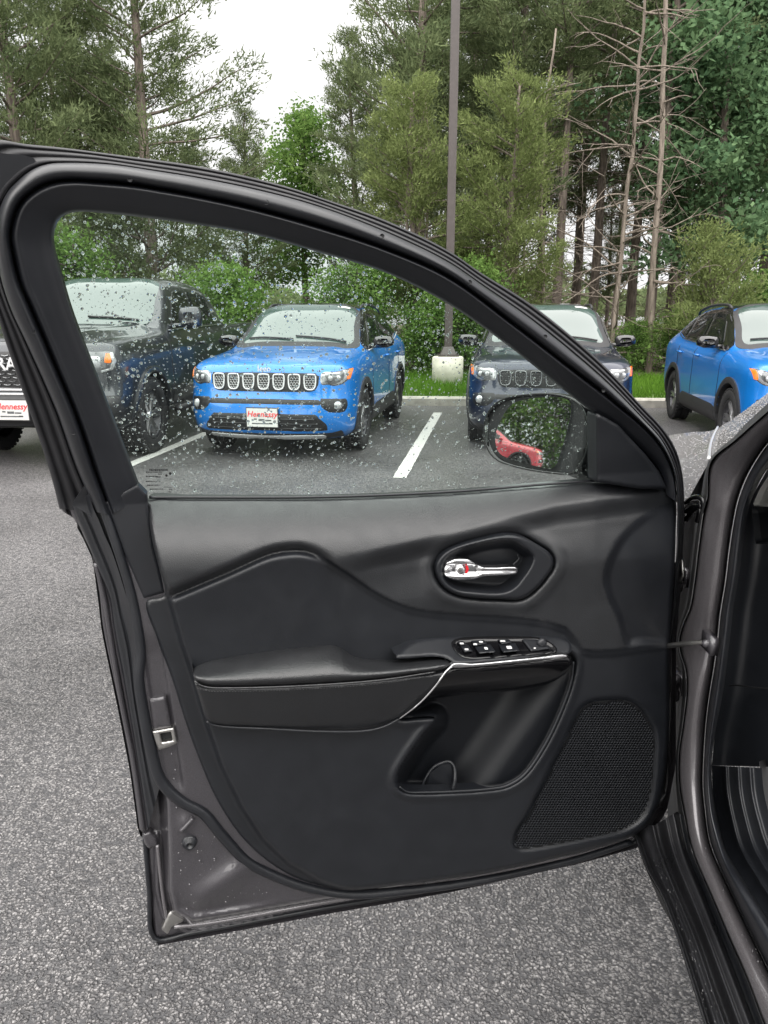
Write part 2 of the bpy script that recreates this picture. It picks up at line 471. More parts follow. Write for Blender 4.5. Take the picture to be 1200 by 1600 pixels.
def mirror_mat():
    m, nt, p = nodemat('mirror glass')
    p.inputs['Base Color'].default_value = (.78, .84, .82, 1); p.inputs['Metallic'].default_value = 1.0; p.inputs['Roughness'].default_value = .015
    return m
M['mirror'] = mirror_mat()
M['bead'] = mat('rain beads', (.20, .195, .20), .25, spec=.6)

# ------------------------------------------------------------------ ground
STALL = R(9.5)                       # stall lines lean this much to the right of straight ahead
SD = np.array([math.sin(STALL), math.cos(STALL)]); SX = np.array([SD[1], -SD[0]])
KERB0 = np.array([.10, 12.62])       # a point on the kerb face
KD = np.array([1.0, -.075]); KD /= np.linalg.norm(KD); KN = np.array([-KD[1], KD[0]])
def kerbpt(s, o, z): p = KERB0 + KD * s + KN * o; return (p[0], p[1], z)

g = MB(); a = 600
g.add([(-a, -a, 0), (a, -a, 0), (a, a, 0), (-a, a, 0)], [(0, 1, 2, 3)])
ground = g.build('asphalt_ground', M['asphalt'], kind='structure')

# kerb stones
kerb = MB(); prof = [(0, -.05), (0, .115), (.03, .14), (.16, .14), (.16, -.05)]
segs = np.linspace(-40, 40, 3)
V = [kerbpt(s, o, z) for s in segs for (o, z) in prof]; k = len(prof)
kerb.add(V, [(i * k + j, (i + 1) * k + j, (i + 1) * k + j + 1, i * k + j + 1) for i in range(len(segs) - 1) for j in range(k - 1)])
kerb_o = kerb.build('kerb', M['concrete'], kind='structure')
for i in range(27):                   # kerb joints, each stone its own short block sitting a hair proud
    s0 = -27 + 2.0 * i; q = MB()
    pr = [(-.006, .0), (-.006, .117), (.026, .146), (.163, .146), (.163, .0)]
    V = [kerbpt(s, o, z) for s in (s0 + .006, s0 + 1.992) for (o, z) in pr]; k = 5
    q.add(V, [(j, k + j, k + j + 1, j + 1) for j in range(4)] + [(0, 1, 2, 3, 4), (9, 8, 7, 6, 5)])
    q.build('kerb_stone', M['concrete'], kerb_o)

# verge: gently rising sheet behind the kerb, turf then leaf litter
def verge_z(o): return .135 + .03 * np.clip(o - .16, 0, 6)
def sheet(name, o0, o1, no, m, bumpy, dz=0.0):
    ss = np.linspace(-42, 42, 121); oo = np.linspace(o0, o1, no); rng = np.random.default_rng(5)
    V = [kerbpt(s, o, float(verge_z(o)) + dz + rng.normal() * bumpy * (0 if o == o0 else 1)) for s in ss for o in oo]; n = len(oo)
    Fs = [(i * n + j, (i + 1) * n + j, (i + 1) * n + j + 1, i * n + j + 1) for i in range(len(ss) - 1) for j in range(n - 1)]
    return mk(name, V, Fs, m, kind='structure')
sheet('grass_verge', .163, 3.6, 8, M['turf'], .012)
sheet('woodland_floor', 3.45, 60, 30, M['soil'], .05, .004)

# painted stall lines
def stall_line(a, b, w, label):
    a = np.array(a); b = np.array(b); t = (b - a) / np.linalg.norm(b - a); n = np.array([-t[1], t[0]]) * w / 2
    rng = np.random.default_rng(int(abs(a[0] * 100))); ss = np.linspace(0, 1, 60); V = []
    for s in ss:
        c = a + (b - a) * s; j1, j2 = rng.normal(size=2) * .004
        V += [(*(c - n * (1 + j1 / w)), .004), (*(c + n * (1 + j2 / w)), .004)]
    mk('stall_line', V, [(2 * i, 2 * i + 1, 2 * i + 3, 2 * i + 2) for i in range(59)], M['line'], kind='structure')
LINE2 = (at_z(np.array(624.), np.array(747.), 0.)[:2], at_z(np.array(684.), np.array(645.), 0.)[:2])
PITCH_X = 2.83
for k in (-3, -2, -1, 0, 1, 2, 3):
    o = SX * (PITCH_X * k)
    stall_line(LINE2[0] + o, LINE2[1] + o, .13, '')

# grass blades on the verge
def grass(name, n, s0, s1, o0, o1, h0, h1, m, seed):
    rng = np.random.default_rng(seed)
    s = rng.uniform(s0, s1, n); o = rng.uniform(o0, o1, n); h = rng.uniform(h0, h1, n)
    px = KERB0[0] + KD[0] * s + KN[0] * o; py = KERB0[1] + KD[1] * s + KN[1] * o; pz = verge_z(o) - .01
    a = rng.uniform(0, 2 * np.pi, n); w = rng.uniform(.006, .014, n)
    B = np.stack([px, py, pz], 1); W = np.stack([np.cos(a) * w, np.sin(a) * w, 0 * a], 1)
    T = B + np.stack([rng.normal(0, .35, n) * h, rng.normal(0, .35, n) * h, h], 1)
    V = np.stack([B - W, B + W, T], 1).reshape(-1, 3)
    return mk(name, V, np.arange(3 * n).reshape(-1, 3), m, smooth=False, kind='stuff')

def leaf_mat(name, c1, c2, trans=.35, hue=.0):
    m, nt, p = nodemat(name); N, L = nt.nodes, nt.links
    N.remove(p)
    out = [n for n in N if n.type == 'OUTPUT_MATERIAL'][0]
    ge = N.new('ShaderNodeNewGeometry'); oi = N.new('ShaderNodeObjectInfo')
    rp = N.new('ShaderNodeMix'); rp.data_type = 'RGBA'
    rp.inputs['A'].default_value = (*c1, 1); rp.inputs['B'].default_value = (*c2, 1)
    t = N.new('ShaderNodeTexCoord'); n = N.new('ShaderNodeTexNoise'); n.inputs['Scale'].default_value = 1.3; n.inputs['Detail'].default_value = 4
    L.new(t.outputs['Object'], n.inputs['Vector'])
    ad = N.new('ShaderNodeMath'); ad.operation = 'MULTIPLY_ADD'; ad.inputs[1].default_value = .55
    mr = N.new('ShaderNodeMapRange'); mr.inputs['From Min'].default_value = .35; mr.inputs['From Max'].default_value = .68; mr.inputs['To Max'].default_value = .55
    L.new(n.outputs['Fac'], mr.inputs['Value'])
    L.new(ge.outputs['Random Per Island'], ad.inputs[0]); L.new(mr.outputs['Result'], ad.inputs[2])
    L.new(ad.outputs['Value'], rp.inputs['Factor'])
    di = N.new('ShaderNodeBsdfDiffuse'); tl = N.new('ShaderNodeBsdfTranslucent'); ms = N.new('ShaderNodeMixShader')
    ms.inputs['Fac'].default_value = trans
    L.new(rp.outputs['Result'], di.inputs['Color']); L.new(rp.outputs['Result'], tl.inputs['Color'])
    L.new(di.outputs[0], ms.inputs[1]); L.new(tl.outputs[0], ms.inputs[2]); L.new(ms.outputs[0], out.inputs['Surface'])
    return m
M['grass'] = leaf_mat('grass blades', (.07, .165, .02), (.15, .28, .04), .4)
grass('grass', 46000, -9, 11, .17, 3.4, .05, .19, M['grass'], 3)

# ------------------------------------------------------------------ the photographer's own car: body part, fender, open door
own = empty('open_car', (1.35, 1.2, 0), label='dark grey car in the foreground with its front door swung open', cat='car')
OFF = np.array(own.location)

def ribbon(name, curves, m, parent, n=160, sub=1, proj=None, off=None, thick=None, **k):
    """lofts through successive curves [(pixel polyline, [offset along], profile...)]"""
    rows = []
    for (pts, dd) in curves:
        c = spline(pts, n)
        dv = np.interp(np.linspace(0, 1, n), np.linspace(0, 1, len(dd)), dd) if hasattr(dd, '__len__') else np.full(n, dd)
        rows.append((c, dv))
    V = np.concatenate([proj(c[:, 0], c[:, 1], dv) for c, dv in rows])
    r = len(rows)
    Fs = [(i * n + j, i * n + j + 1, (i + 1) * n + j + 1, (i + 1) * n + j) for i in range(r - 1) for j in range(n - 1)]
    return mk(name, V, Fs, m, parent, True, off if off is not None else OFF, **k)

def band(name, A, B, prof, m, parent, n=160, proj=door, **k):
    """ribbon between pixel curves A and B with cross profile [(t, d)]"""
    a, b = spline(A, n), spline(B, n)
    V = []
    for (t, d_) in prof:
        c = a * (1 - t) + b * t; V.append(proj(c[:, 0], c[:, 1], np.full(n, d_)))
    V = np.concatenate(V); r = len(prof)
    Fs = [(i * n + j, i * n + j + 1, (i + 1) * n + j + 1, (i + 1) * n + j) for i in range(r - 1) for j in range(n - 1)]
    return mk(name, V, Fs, m, parent, True, OFF, **k)

def smoothprof(pr, n=14):
    pr = np.array(pr, float); return [tuple(x) for x in spline(pr, n)]

def dpatch(name, poly, step, d, m, parent, holes=(), r=0, rd=0.0, back=.02, proj=door, nrm=None, smooth_n=0, **k):
    if smooth_n: poly = spline(poly, smooth_n, closed=True)
    P, Fs, sd = grid_patch(poly, step, holes)
    dd = d(P, sd) if callable(d) else np.full(len(P), float(d))
    if r: dd = dd - rd * (1 - np.sqrt(np.clip(1 - (1 - np.clip(sd / r, 0, 1)) ** 2, 0, 1)))
    V = proj(P[:, 0], P[:, 1], dd)
    nr = DN if nrm is None else nrm
    if back: V, Fs = skirted(V, Fs, lambda ids: V[ids] - nr * back)
    return mk(name, V, Fs, m, parent, True, OFF, **k)

def dtube(name, pts, d, rad, m, parent, n=80, nseg=8, proj=door, closed=False, **k):
    c = spline(pts, n, closed)
    if closed: c = np.vstack([c, c[:1]])
    dd = np.interp(np.linspace(0, 1, len(c)), np.linspace(0, 1, len(d)), d) if hasattr(d, '__len__') else np.full(len(c), d)
    rr = np.interp(np.linspace(0, 1, len(c)), np.linspace(0, 1, len(rad)), rad) if hasattr(rad, '__len__') else rad
    V, Fs = tube_geo(proj(c[:, 0], c[:, 1], dd), rr, nseg)
    return mk(name, V, Fs, m, parent, True, OFF, **k)

# ---- door shell (painted steel)
SHELL = [(100, 801), (110, 803), (128, 830), (146, 870), (154, 930), (160, 982), (185, 1102), (203, 1195), (217, 1296), (226, 1303),
         (233, 1390), (241, 1469), (300, 1459), (500, 1422), (700, 1387), (900, 1343), (985, 1320), (1003, 1311), (1036, 1262), (1050, 1190), (1050, 1000),
         (1056, 930), (1050, 872), (1000, 862), (500, 866), (270, 866), (236, 860), (200, 850), (160, 822), (128, 806)]
SHIN = [(262, 1310), (264, 1390), (272, 1424), (300, 1440), (500, 1406), (700, 1371), (900, 1331), (985, 1308), (1040, 1240), (1050, 1000), (1064, 780),
        (1000, 680), (120, 690), (190, 860), (214, 980), (215, 1060), (226, 1120), (243, 1190), (259, 1250)]
def shell_d(P, sd):
    s = sdf(P, SHIN); d_ = -.072 + .068 * smooth01((s + 10) / 15)
    u, v = P[:, 0], P[:, 1]
    # pressed ribs and recess of the lower rear corner
    q = ((u - 300) * .64 - (v - 1425) * .77); w = ((u - 300) * .77 + (v - 1425) * -.64) * -1
    al = (u - 290) * .8 + (1425 - v) * .6; ac = (u - 290) * .6 - (1425 - v) * .8
    d_ += .012 * np.exp(-(ac / 20) ** 2) * smooth01((al + 5) / 40) * smooth01((150 - al) / 60)
    d_ -= .012 * smooth01(s / 16) * np.exp(-(((u - 335) / 85) ** 2 + ((v - 1425) / 26) ** 2))
    d_ += .006 * np.exp(-(((u - 290) / 10) ** 2 + ((v - 1288) / 14) ** 2))
    # latch channel
    d_ -= .006 * smooth01((18 - np.abs(u - (236 + (v - 1000) * .16))) / 8) * smooth01((v - 985) / 40) * smooth01((1245 - v) / 30)
    # folded hem along the bottom edge
    d_ += .010 * np.exp(-((s + 17) / 4.0) ** 2) * (v > 1300)
    return d_
HOLE1 = [(612, 1240), (612, 1205), (655, 1140), (610, 1130), (690, 1040), (720, 1028), (895, 1014), (908, 1030), (884, 1112), (858, 1170), (826, 1216), (792, 1238), (720, 1244), (640, 1246)]
HOLE2 = [(690, 890), (706, 866), (780, 846), (818, 858), (828, 876), (800, 915), (740, 922), (700, 910)]
door_o = dpatch('front_door', SHELL, 3.2, shell_d, M['granite'], own, holes=[HOLE1, HOLE2], r=5, rd=.012, back=.03)
# outer skin far side so the door has real thickness
P_, F_, s_ = grid_patch(SHELL, 14)
V_ = door(P_[:, 0], P_[:, 1], np.full(len(P_), -.088)); V_ = V_ - DN * (.055 * smooth01(s_ / 160))[:, None]
V_, F_ = skirted(V_, F_, lambda ids: V_[ids] + DN * .014)
mk('outer_skin', V_, F_, M['granite'], door_o, True, OFF)

# ---- window frame bands
O = [(93, 795), (80, 745), (55, 668), (32, 603), (0, 508), (-25, 425), (-48, 345), (-55, 285), (-42, 238), (-12, 219), (40, 225), (100, 231), (200, 244), (300, 258), (380, 274),
     (450, 292), (520, 315), (600, 343), (700, 391), (750, 425), (825, 472), (900, 531), (950, 577), (1000, 631), (1035, 668), (1056, 702), (1067, 745), (1069, 800), (1066, 880), (1060, 960), (1052, 1010)]
SC = [(150, 800), (121, 735), (87, 640), (43, 540), (17, 484), (0, 430), (-7, 380), (-3, 335), (10, 302), (25, 285), (50, 265), (75, 256), (112, 254), (175, 257), (237, 266), (300, 276), (400, 296),
      (500, 323), (600, 361), (700, 409), (750, 443), (825, 495), (900, 555), (950, 599), (1000, 650), (1035, 690), (1054, 730), (1062, 772), (1064, 820), (1060, 890), (1054, 960), (1047, 1012)]
G = [(224, 934), (195, 868), (173, 805), (152, 744), (121, 653), (82, 560), (48, 480), (32, 445), (20, 395), (16, 370), (20, 345), (30, 320), (50, 300), (75, 287), (105, 282), (150, 284), (200, 288), (250, 296),
     (300, 305), (400, 327), (500, 355), (600, 388), (700, 432), (800, 505), (900, 582), (950, 620), (963, 631), (1007, 668), (1036, 702), (1054, 745), (1058, 785), (1057, 840), (1055, 890), (1050, 960), (1044, 1012)]
I = [(256, 925), (240, 860), (230, 805), (225, 775), (195, 697), (152, 584), (113, 480), (98, 428), (86, 385), (85, 365), (91, 345), (104, 335), (120, 331), (160, 333), (200, 337), (300, 350), (400, 367), (500, 395),
     (600, 425), (700, 475), (800, 545), (900, 625), (932, 648), (955, 662), (978, 682), (1001, 702), (1022, 725), (1036, 753), (1040, 772)]
GU = G[:31]
SU = SC
band('frame_strip', O, SU, [(0, -.100), (.001, -.066), (.10, -.056), (.22, -.055), (.26, -.062), (.42, -.05), (.60, -.046), (.66, -.053), (.82, -.034), (.93, -.028), (1, -.034)], M['frame_strip'], door_o, 260)
Gs = G[2:]
band('door_seal', SU, Gs, smoothprof([(0, -.034), (.04, -.012), (.14, -.002), (.34, .006), (.60, .008), (.80, .004), (.90, -.002), (.97, -.012), (1, -.020)], 22), M['rubber'], door_o, 260)
band('window_frame', GU[2:], I[3:], smoothprof([(0, -.020), (.03, -.006), (.07, .001), (.13, .004), (.24, .002), (.5, -.003), (.8, -.010), (.95, -.017), (1, -.032)], 24), M['frame'], door_o, 260)
# corner filler at the rear top of the frame
dpatch('frame_corner', [(-50, 250), (-10, 238), (40, 243), (60, 250), (40, 268), (15, 290), (-2, 320), (-10, 370), (-4, 420), (-20, 430), (-45, 350)], 5, -.031, M['frame'], door_o, back=.02)
# frame drain holes / clips
for (u, v) in [(203, 280), (416, 316), (51, 518), (115, 676), (852, 526), (943, 610), (597, 369), (734, 441)]:
    a = door(np.array(float(u)), np.array(float(v)), .008); b = MB()
    b.lathe([(0, .0012), (.0025, .0010), (.0034, 0)], 10, 'y'); 
    V = np.concatenate(b.V) + (a - OFF); mk('frame_clip', V, b.F, M['dark'], door_o)

# ---- rear shut-face strips below the belt line
L0 = [(88, 778), (97, 799), (110, 803), (124, 826), (139, 852), (153, 922), (160, 982), (185, 1102), (203, 1195), (217, 1297)]
L1 = [(112, 790), (118, 806), (127, 826), (140, 858), (153, 889), (171, 935), (178, 982), (197, 1084), (215, 1190), (231, 1296)]
L2 = [(140, 770), (146, 795), (154, 812), (163, 835), (175, 862), (199, 936), (214, 985), (217, 1056), (226, 1111), (240, 1176), (253, 1218)]
band('shut_face', L0, L1, smoothprof([(0, -.10), (.06, -.075), (.3, -.066), (.5, -.070), (.62, -.078), (.72, -.064), (1, -.058)], 20), M['granite'], door_o, 120)
band('shut_face_seal', L1[:], L2, smoothprof([(0, -.060), (.06, -.046), (.3, -.040), (.46, -.037), (.5, -.044), (.55, -.034), (.8, -.020), (1, -.008)], 20), M['rubber'], door_o, 120)
dpatch('frame_corner', [(112, 788), (148, 735), (180, 812), (203, 885), (222, 938), (228, 1000), (214, 985), (199, 936), (175, 862), (150, 812)], 4, -.022, M['rubber'], door_o, back=.01)
dtube('lower_seal', [(140, 735), (162, 795), (203, 920), (216, 985), (220, 1020), (217, 1060), (224, 1110), (236, 1170), (253, 1222), (285, 1252), (318, 1270), (345, 1302), (385, 1344), (430, 1368), (480, 1386), (545, 1397), (640, 1391), (760, 1374), (900, 1343), (985, 1316)],
      -.004, [.006, .008, .010, .010, .009, .008, .007], M['rubber'], door_o, 160)
dtube('shut_face_ridge', [(150, 880), (163, 935), (171, 985), (190, 1095), (209, 1190), (224, 1297)], -.060, .0045, M['granite'], door_o, 80)
dtube('edge_strip', [(226, 1304), (233, 1390), (242, 1466), (300, 1457), (500, 1420), (700, 1385), (900, 1341), (985, 1318), (1002, 1310)], -.07, .0045, M['rubber'], door_o, 100)
dtube('bottom_strip', [(272, 1448), (320, 1443), (500, 1411), (700, 1376), (900, 1334), (980, 1313)], -.055, .0042, M['hem'], door_o, 90)
dtube('bottom_strip', [(246, 1320), (254, 1395), (262, 1446)], -.058, .0036, M['hem'], door_o, 40)
# latch
LM = [(238, 1143), (272, 1137), (277, 1161), (262, 1168), (248, 1172), (243, 1160)]
dpatch('door_latch', LM, 1.5, .004, M['steel'], door_o, holes=[[(250, 1146), (267, 1143), (270, 1157), (253, 1160)]], r=2, rd=.002, back=.012)
dpatch('latch_slot', [(249, 1145), (268, 1142), (271, 1158), (252, 1161)], 3, -.006, M['dark'], door_o, back=0)
dpatch('latch_cover', [(233, 1092), (259, 1088), (268, 1136), (240, 1141)], 3, .001, M['granite'], door_o, r=3, rd=.003, back=.008)
# rubber bump stop and screws in the lower corner
def disc(name, u, v, d, prof, m, parent, n=20):
    b = MB(); b.lathe(prof, n, 'z'); V = np.concatenate(b.V)
    X, Y, Z = DS, np.array([0, 0, 1.]), DN
    V = V[:, :1] * X + V[:, 1:2] * Y + V[:, 2:3] * Z + door(np.array(float(u)), np.array(float(v)), d)
    return mk(name, V, b.F, m, parent, True, OFF)
disc('bump_stop', 296, 1315, -.004, [(0, .002), (.004, .002), (.005, .012), (.008, .013), (.009, .006), (.012, .006), (.0135, .003), (.014, -.01)], M['rubber'], door_o)
dpatch('corner_rib', [(279, 1299), (300, 1277), (305, 1281), (286, 1303)], 1.5, .006, M['granite'], door_o, r=3, rd=.004, back=.008)
for (u, v) in [(268, 1178), (274, 1203), (272, 1217), (276, 1262), (282, 1345), (312, 1345), (296, 1382), (304, 1262), (292, 1420), (335, 1342)]:
    disc('rivet', u, v, -.003, [(0, .0022), (.0012, .0018), (.0022, 0)], M['granite'], door_o, 8)
dpatch('corner_tab', [(252, 1452), (263, 1428), (272, 1418), (290, 1430), (286, 1440), (268, 1448), (262, 1460)], 2, -.052, M['steel'], door_o, r=3, rd=.003, back=.01)
dpatch('hem_bracket', [(222, 1303), (235, 1298), (246, 1310), (247, 1322), (232, 1326), (226, 1318)], 2, -.055, M['granite'], door_o, r=4, rd=.006, back=.015)

# ---- glass pane and rain drops
GL = [(232, 800), (190, 690), (145, 575), (105, 480), (80, 390), (78, 360), (86, 338), (104, 326), (160, 326), (300, 342), (400, 360), (500, 388), (600, 418), (700, 468), (800, 538), (900, 618), (945, 652), (945, 775), (860, 785), (700, 800), (500, 805)]
glass = dpatch('window_glass', GL, 12, -.026, M['pane'], door_o, back=0)
# ceramic print in the rear lower corner of the glass
prn = MB()
rngp = random.Random(4)
for (u0, u1, v, h) in [(233, 262, 733, 3.2), (228, 253, 737, 1.6), (247, 253, 740, 1.6), (228, 247, 743.5, 2.0), (244, 251, 744.5, 2.0), (228, 251, 751.5, 1.5), (230, 249, 757.5, 1.5), (234, 255, 763.5, 1.5), (256, 268, 760.5, 1.2), (257, 270, 748, .9), (264, 269, 764.5, 1.8), (264, 268, 768, 1.6)]:
    u = u0
    while u < u1:
        w = min(rngp.uniform(.8, 2.4), u1 - u)
        q = [door(np.array(a), np.array(b), -.0245) - OFF for a, b in ((u, v), (u + w, v), (u + w, v + h * rngp.uniform(.6, 1)), (u, v + h))]
        prn.add(q, [(0, 1, 2, 3)]); u += w + rngp.uniform(.3, .9)
for (u, v, r_) in [(266, 740, 2.3), (260, 743, 2.0)]:
    q = [door(np.array(u + r_ * math.cos(k * .7)), np.array(v + r_ * math.sin(k * .7)), -.0245) - OFF for k in range(9)]
    prn.add(q, [tuple(range(9))])
prn.build('glass_print', M['dark'], door_o)

def drops(name, poly, n, d, rmin, rmax, m, parent, seed, proj, nrm, size_pow=2.6, vgrow=None, flat=.62, **k):
    rng = np.random.default_rng(seed); poly = np.asarray(poly, float); lo, hi = poly.min(0), poly.max(0)
    P = rng.uniform(lo, hi, (n * 3, 2)); P = P[sdf(P, poly) > 3][:n]; n = len(P)
    C = proj(P[:, 0], P[:, 1], np.full(n, d))
    eu = proj(P[:, 0] + .5, P[:, 1], np.full(n, d)) - C; ev = C - proj(P[:, 0], P[:, 1] + .5, np.full(n, d))
    Z = np.cross(eu, ev); Z /= np.linalg.norm(Z, axis=1, keepdims=True)
    Z *= np.sign((Z * nrm).sum(1))[:, None]
    Y = np.array([0, 0, 1.0]) - Z * Z[:, 2:3]; Y /= np.linalg.norm(Y, axis=1, keepdims=True); X = np.cross(Y, Z)
    r = rmin + (rmax - rmin) * rng.random(n) ** size_pow
    S_ = 11; A = np.linspace(0, 2 * np.pi, S_, endpoint=False)
    rings = [(1.0, 0.0), (.93, .40), (.76, .68), (.45, .90), (0.0, 1.0)]
    VV = []
    ph = rng.uniform(0, 6.28, (n, 1)); asp = rng.uniform(.88, 1.2, (n, 1))
    wob = 1 + .07 * np.cos(2 * A[None] + ph) + .04 * np.cos(3 * A[None] + 2 * ph)
    for (rr, hh) in rings[:-1]:
        x = np.cos(A)[None] * rr * wob * r[:, None]; y = np.sin(A)[None] * rr * wob * r[:, None] * asp
        sag = -.12 * hh * r[:, None]
        z = hh * flat * r[:, None] * np.ones_like(x)
        VV.append(C[:, None] + x[..., None] * X[:, None] + (y + sag)[..., None] * Y[:, None] + z[..., None] * Z[:, None])
    VV.append((C + Z * (flat * r)[:, None] - Y * (.12 * r)[:, None])[:, None])
    V = np.concatenate(VV, 1).reshape(-1, 3); per = 4 * S_ + 1
    q = [(j, (j + 1) % S_, S_ + (j + 1) % S_, S_ + j) for j in range(S_)] + [(k2 * S_ + j, k2 * S_ + (j + 1) % S_, (k2 + 1) * S_ + (j + 1) % S_, (k2 + 1) * S_ + j) for k2 in (1, 2) for j in range(S_)]
    t = [(3 * S_ + j, 3 * S_ + (j + 1) % S_, 4 * S_) for j in range(S_)]
    q, t = np.array(q), np.array(t); base = (np.arange(n) * per)[:, None, None]
    Q = (q[None] + base).reshape(-1, 4); T = (t[None] + base).reshape(-1, 3)
    me = mesh_np(name, V - OFF, list(map(tuple, Q)) + list(map(tuple, T)), True)
    return obj(name, me, m, parent, kind='stuff', **k)
GVIS = [(228, 772), (195, 697), (152, 584), (113, 480), (98, 428), (86, 385), (91, 345), (110, 332), (200, 337), (300, 350), (400, 367), (500, 395), (600, 425), (700, 475), (800, 545), (900, 625), (932, 648), (932, 750), (700, 768), (500, 776)]
drops('rain_drops', GVIS, 1800, -.0262, .0008, .0027, M['water'], door_o, 11, door, -DN, 2.2)
drops('rain_drops', GVIS, 4200, -.0262, .0004, .0010, M['water'], door_o, 12, door, -DN, 1.5)

# ---- moulded trim panel
TRIM = [(233, 779), (300, 778), (500, 778), (700, 770), (860, 757), (930, 752), (975, 757), (1038, 763), (1050, 768), (1056, 782), (1056, 830), (1054, 890), (1050, 950), (1046, 1005), (1045, 1060), (1046, 1120), (1042, 1190), (1032, 1250), (1013, 1288), (985, 1308),
        (900, 1333), (760, 1364), (640, 1381), (545, 1390), (475, 1377), (425, 1351), (378, 1309), (338, 1249), (312, 1190), (290, 1130), (268, 1060), (246, 1000), (228, 938), (257, 928), (249, 890), (239, 850), (232, 800)]
INN = [(231, 700), (231, 800), (239, 850), (249, 890), (265, 936), (282, 1000), (303, 1062), (322, 1128), (345, 1195), (375, 1258), (410, 1312), (450, 1350), (500, 1377), (560, 1398), (1300, 1398), (1300, 700)]
C1 = np.array([(200, 962), (265, 935), (350, 899), (420, 869), (445, 864), (470, 863), (500, 871), (540, 894), (590, 928), (640, 950), (720, 960), (800, 965), (850, 971), (885, 982), (900, 1000), (908, 1015), (925, 1018), (960, 1017), (1000, 1011), (1070, 1002)], float)
C1s = spline(C1[:14], 200); C1s = np.vstack([C1s, C1[14:]])
TOPL = np.array([(200, 779), (300, 778), (500, 778), (700, 770), (860, 757), (930, 752), (975, 757), (1038, 763), (1070, 768)], float)
ML = np.array([(420, 884), (500, 874), (560, 862), (700, 831), (870, 787), (1040, 764), (1080, 760)], float)
CAP = spline([(1100, 775), (1046, 783), (1005, 802), (966, 838), (944, 880), (939, 905), (948, 938), (963, 972), (978, 1013), (1000, 1011), (1100, 1002)], 120, closed=True)
BEZ = spline([(680, 885), (686, 871), (700, 859), (720, 851), (750, 843), (780, 837), (800, 836), (820, 840), (840, 851), (857, 862), (865, 874), (864, 886), (853, 903), (837, 921), (821, 933), (808, 937), (780, 936), (740, 934), (716, 930), (696, 920), (684, 904)], 90, closed=True)
POCK = spline([(624, 1122), (660, 1090), (700, 1046), (790, 1034), (888, 1022), (897, 1030), (893, 1062), (875, 1114), (848, 1169), (818, 1211), (790, 1228), (760, 1233), (720, 1236), (660, 1238), (633, 1236), (622, 1227), (622, 1213), (634, 1190), (662, 1150), (684, 1122), (655, 1121)], 150, closed=True)
GRIL = spline([(803, 1316), (806, 1302), (825, 1271), (866, 1190), (893, 1136), (906, 1110), (920, 1099), (940, 1095), (976, 1094), (992, 1100), (1014, 1127), (1022, 1146), (1022, 1195), (1015, 1249), (1003, 1276), (978, 1294), (920, 1309), (839, 1324), (816, 1326), (806, 1323)], 110, closed=True)
def trim_d(P, sd):
    u, v = P[:, 0], P[:, 1]
    T = np.interp(u, TOPL[:, 0], TOPL[:, 1]); c1 = np.interp(u, C1s[:, 0], C1s[:, 1]); ml = np.interp(u, ML[:, 0], ML[:, 1])
    q = np.clip((v - T) / 120, 0, 1)
    U = -.026 + .078 * (1 - (1 - q) ** 2)
    U -= .006 * smooth01((v - T - 110) / 90)
    fade = smooth01((u - 480) / 150)
    U -= .024 * fade * smooth01((v - ml) / 34)
    U += .010 * fade * smooth01((v - ml - 45) / 60)
    wl_ = smooth01((540 - u) / 70)
    dist = c1 - v
    U -= wl_ * .026 * np.exp(-(np.clip(dist, 0, 200) / 9) ** 2)
    Lw = np.full_like(u, .026) + .020 * wl_ * np.exp(-np.clip(-dist, 0, 300) / 70) - .010 * wl_ * np.exp(-(np.clip(-dist, 0, 100) / 5) ** 2)
    Lw += .004 * np.sin((v - 1000) / 140)
    st = smooth01((-dist + 2.5) / 5.0)
    d_ = U * (1 - st) + Lw * st
    d_ += .003 * np.exp(-((dist + 4) / 4) ** 2) * (1 - wl_)
    capd = sdf(P, CAP); d_ -= .012 * smooth01(capd / 16) * (v < 1016) * smooth01((v - 772) / 90)
    d_ = .006 + (d_ - .006) * smooth01((sdf(P, INN) + 5) / 10)
    gr = sdf(P, GRIL); d_ -= .007 * np.exp(-(gr / 3.0) ** 2)
    d_ -= .012 * smooth01((gr - 1) / 5)
    pk = sdf(P, POCK); d_ += .005 * np.exp(-((pk + 7) / 6.0) ** 2)
    bz = sdf(P, BEZ); d_ += .004 * np.exp(-((bz + 12) / 9) ** 2)
    return d_
BEZH = BEZ * 1.0
trim_o = dpatch('trim_panel', spline(TRIM, 330, closed=True), 3.0, trim_d, M['trim'], door_o, holes=[BEZH, POCK], r=6, rd=.012, back=.025)
# the upper part is vinyl-grained: second material slot picked per face
def split_upper(o):
    o.data.materials.append(M['leather'])
    me = o.data; nv = len(me.vertices); co = np.empty(nv * 3); me.vertices.foreach_get('co', co)
    co = co.reshape(-1, 3) + OFF - C0
    b = co @ np.array([0, math.sin(PITCH), math.cos(PITCH)]); a = co[:, 0]; z = co @ np.array([0, math.cos(PITCH), -math.sin(PITCH)])
    u, v = 600 + F * a / z, 800 - F * b / z
    up = v < np.interp(u, C1s[:, 0], C1s[:, 1])
    cp = sdf(np.stack([u, v], 1), CAP) < 4; up &= cp
    fi = [1 if all(up[i] for i in p.vertices) else 0 for p in me.polygons]
    me.polygons.foreach_set('material_index', fi)
split_upper(trim_o)

# pillar finisher that runs from the frame down to the seam beside the panel
dpatch('frame_finisher', [(163, 786), (214, 758), (229, 773), (233, 805), (241, 858), (250, 893), (257, 926), (225, 935), (196, 868), (176, 812)], 2.5, -.0015, M['frame'], door_o, r=2, rd=.002, back=.03)
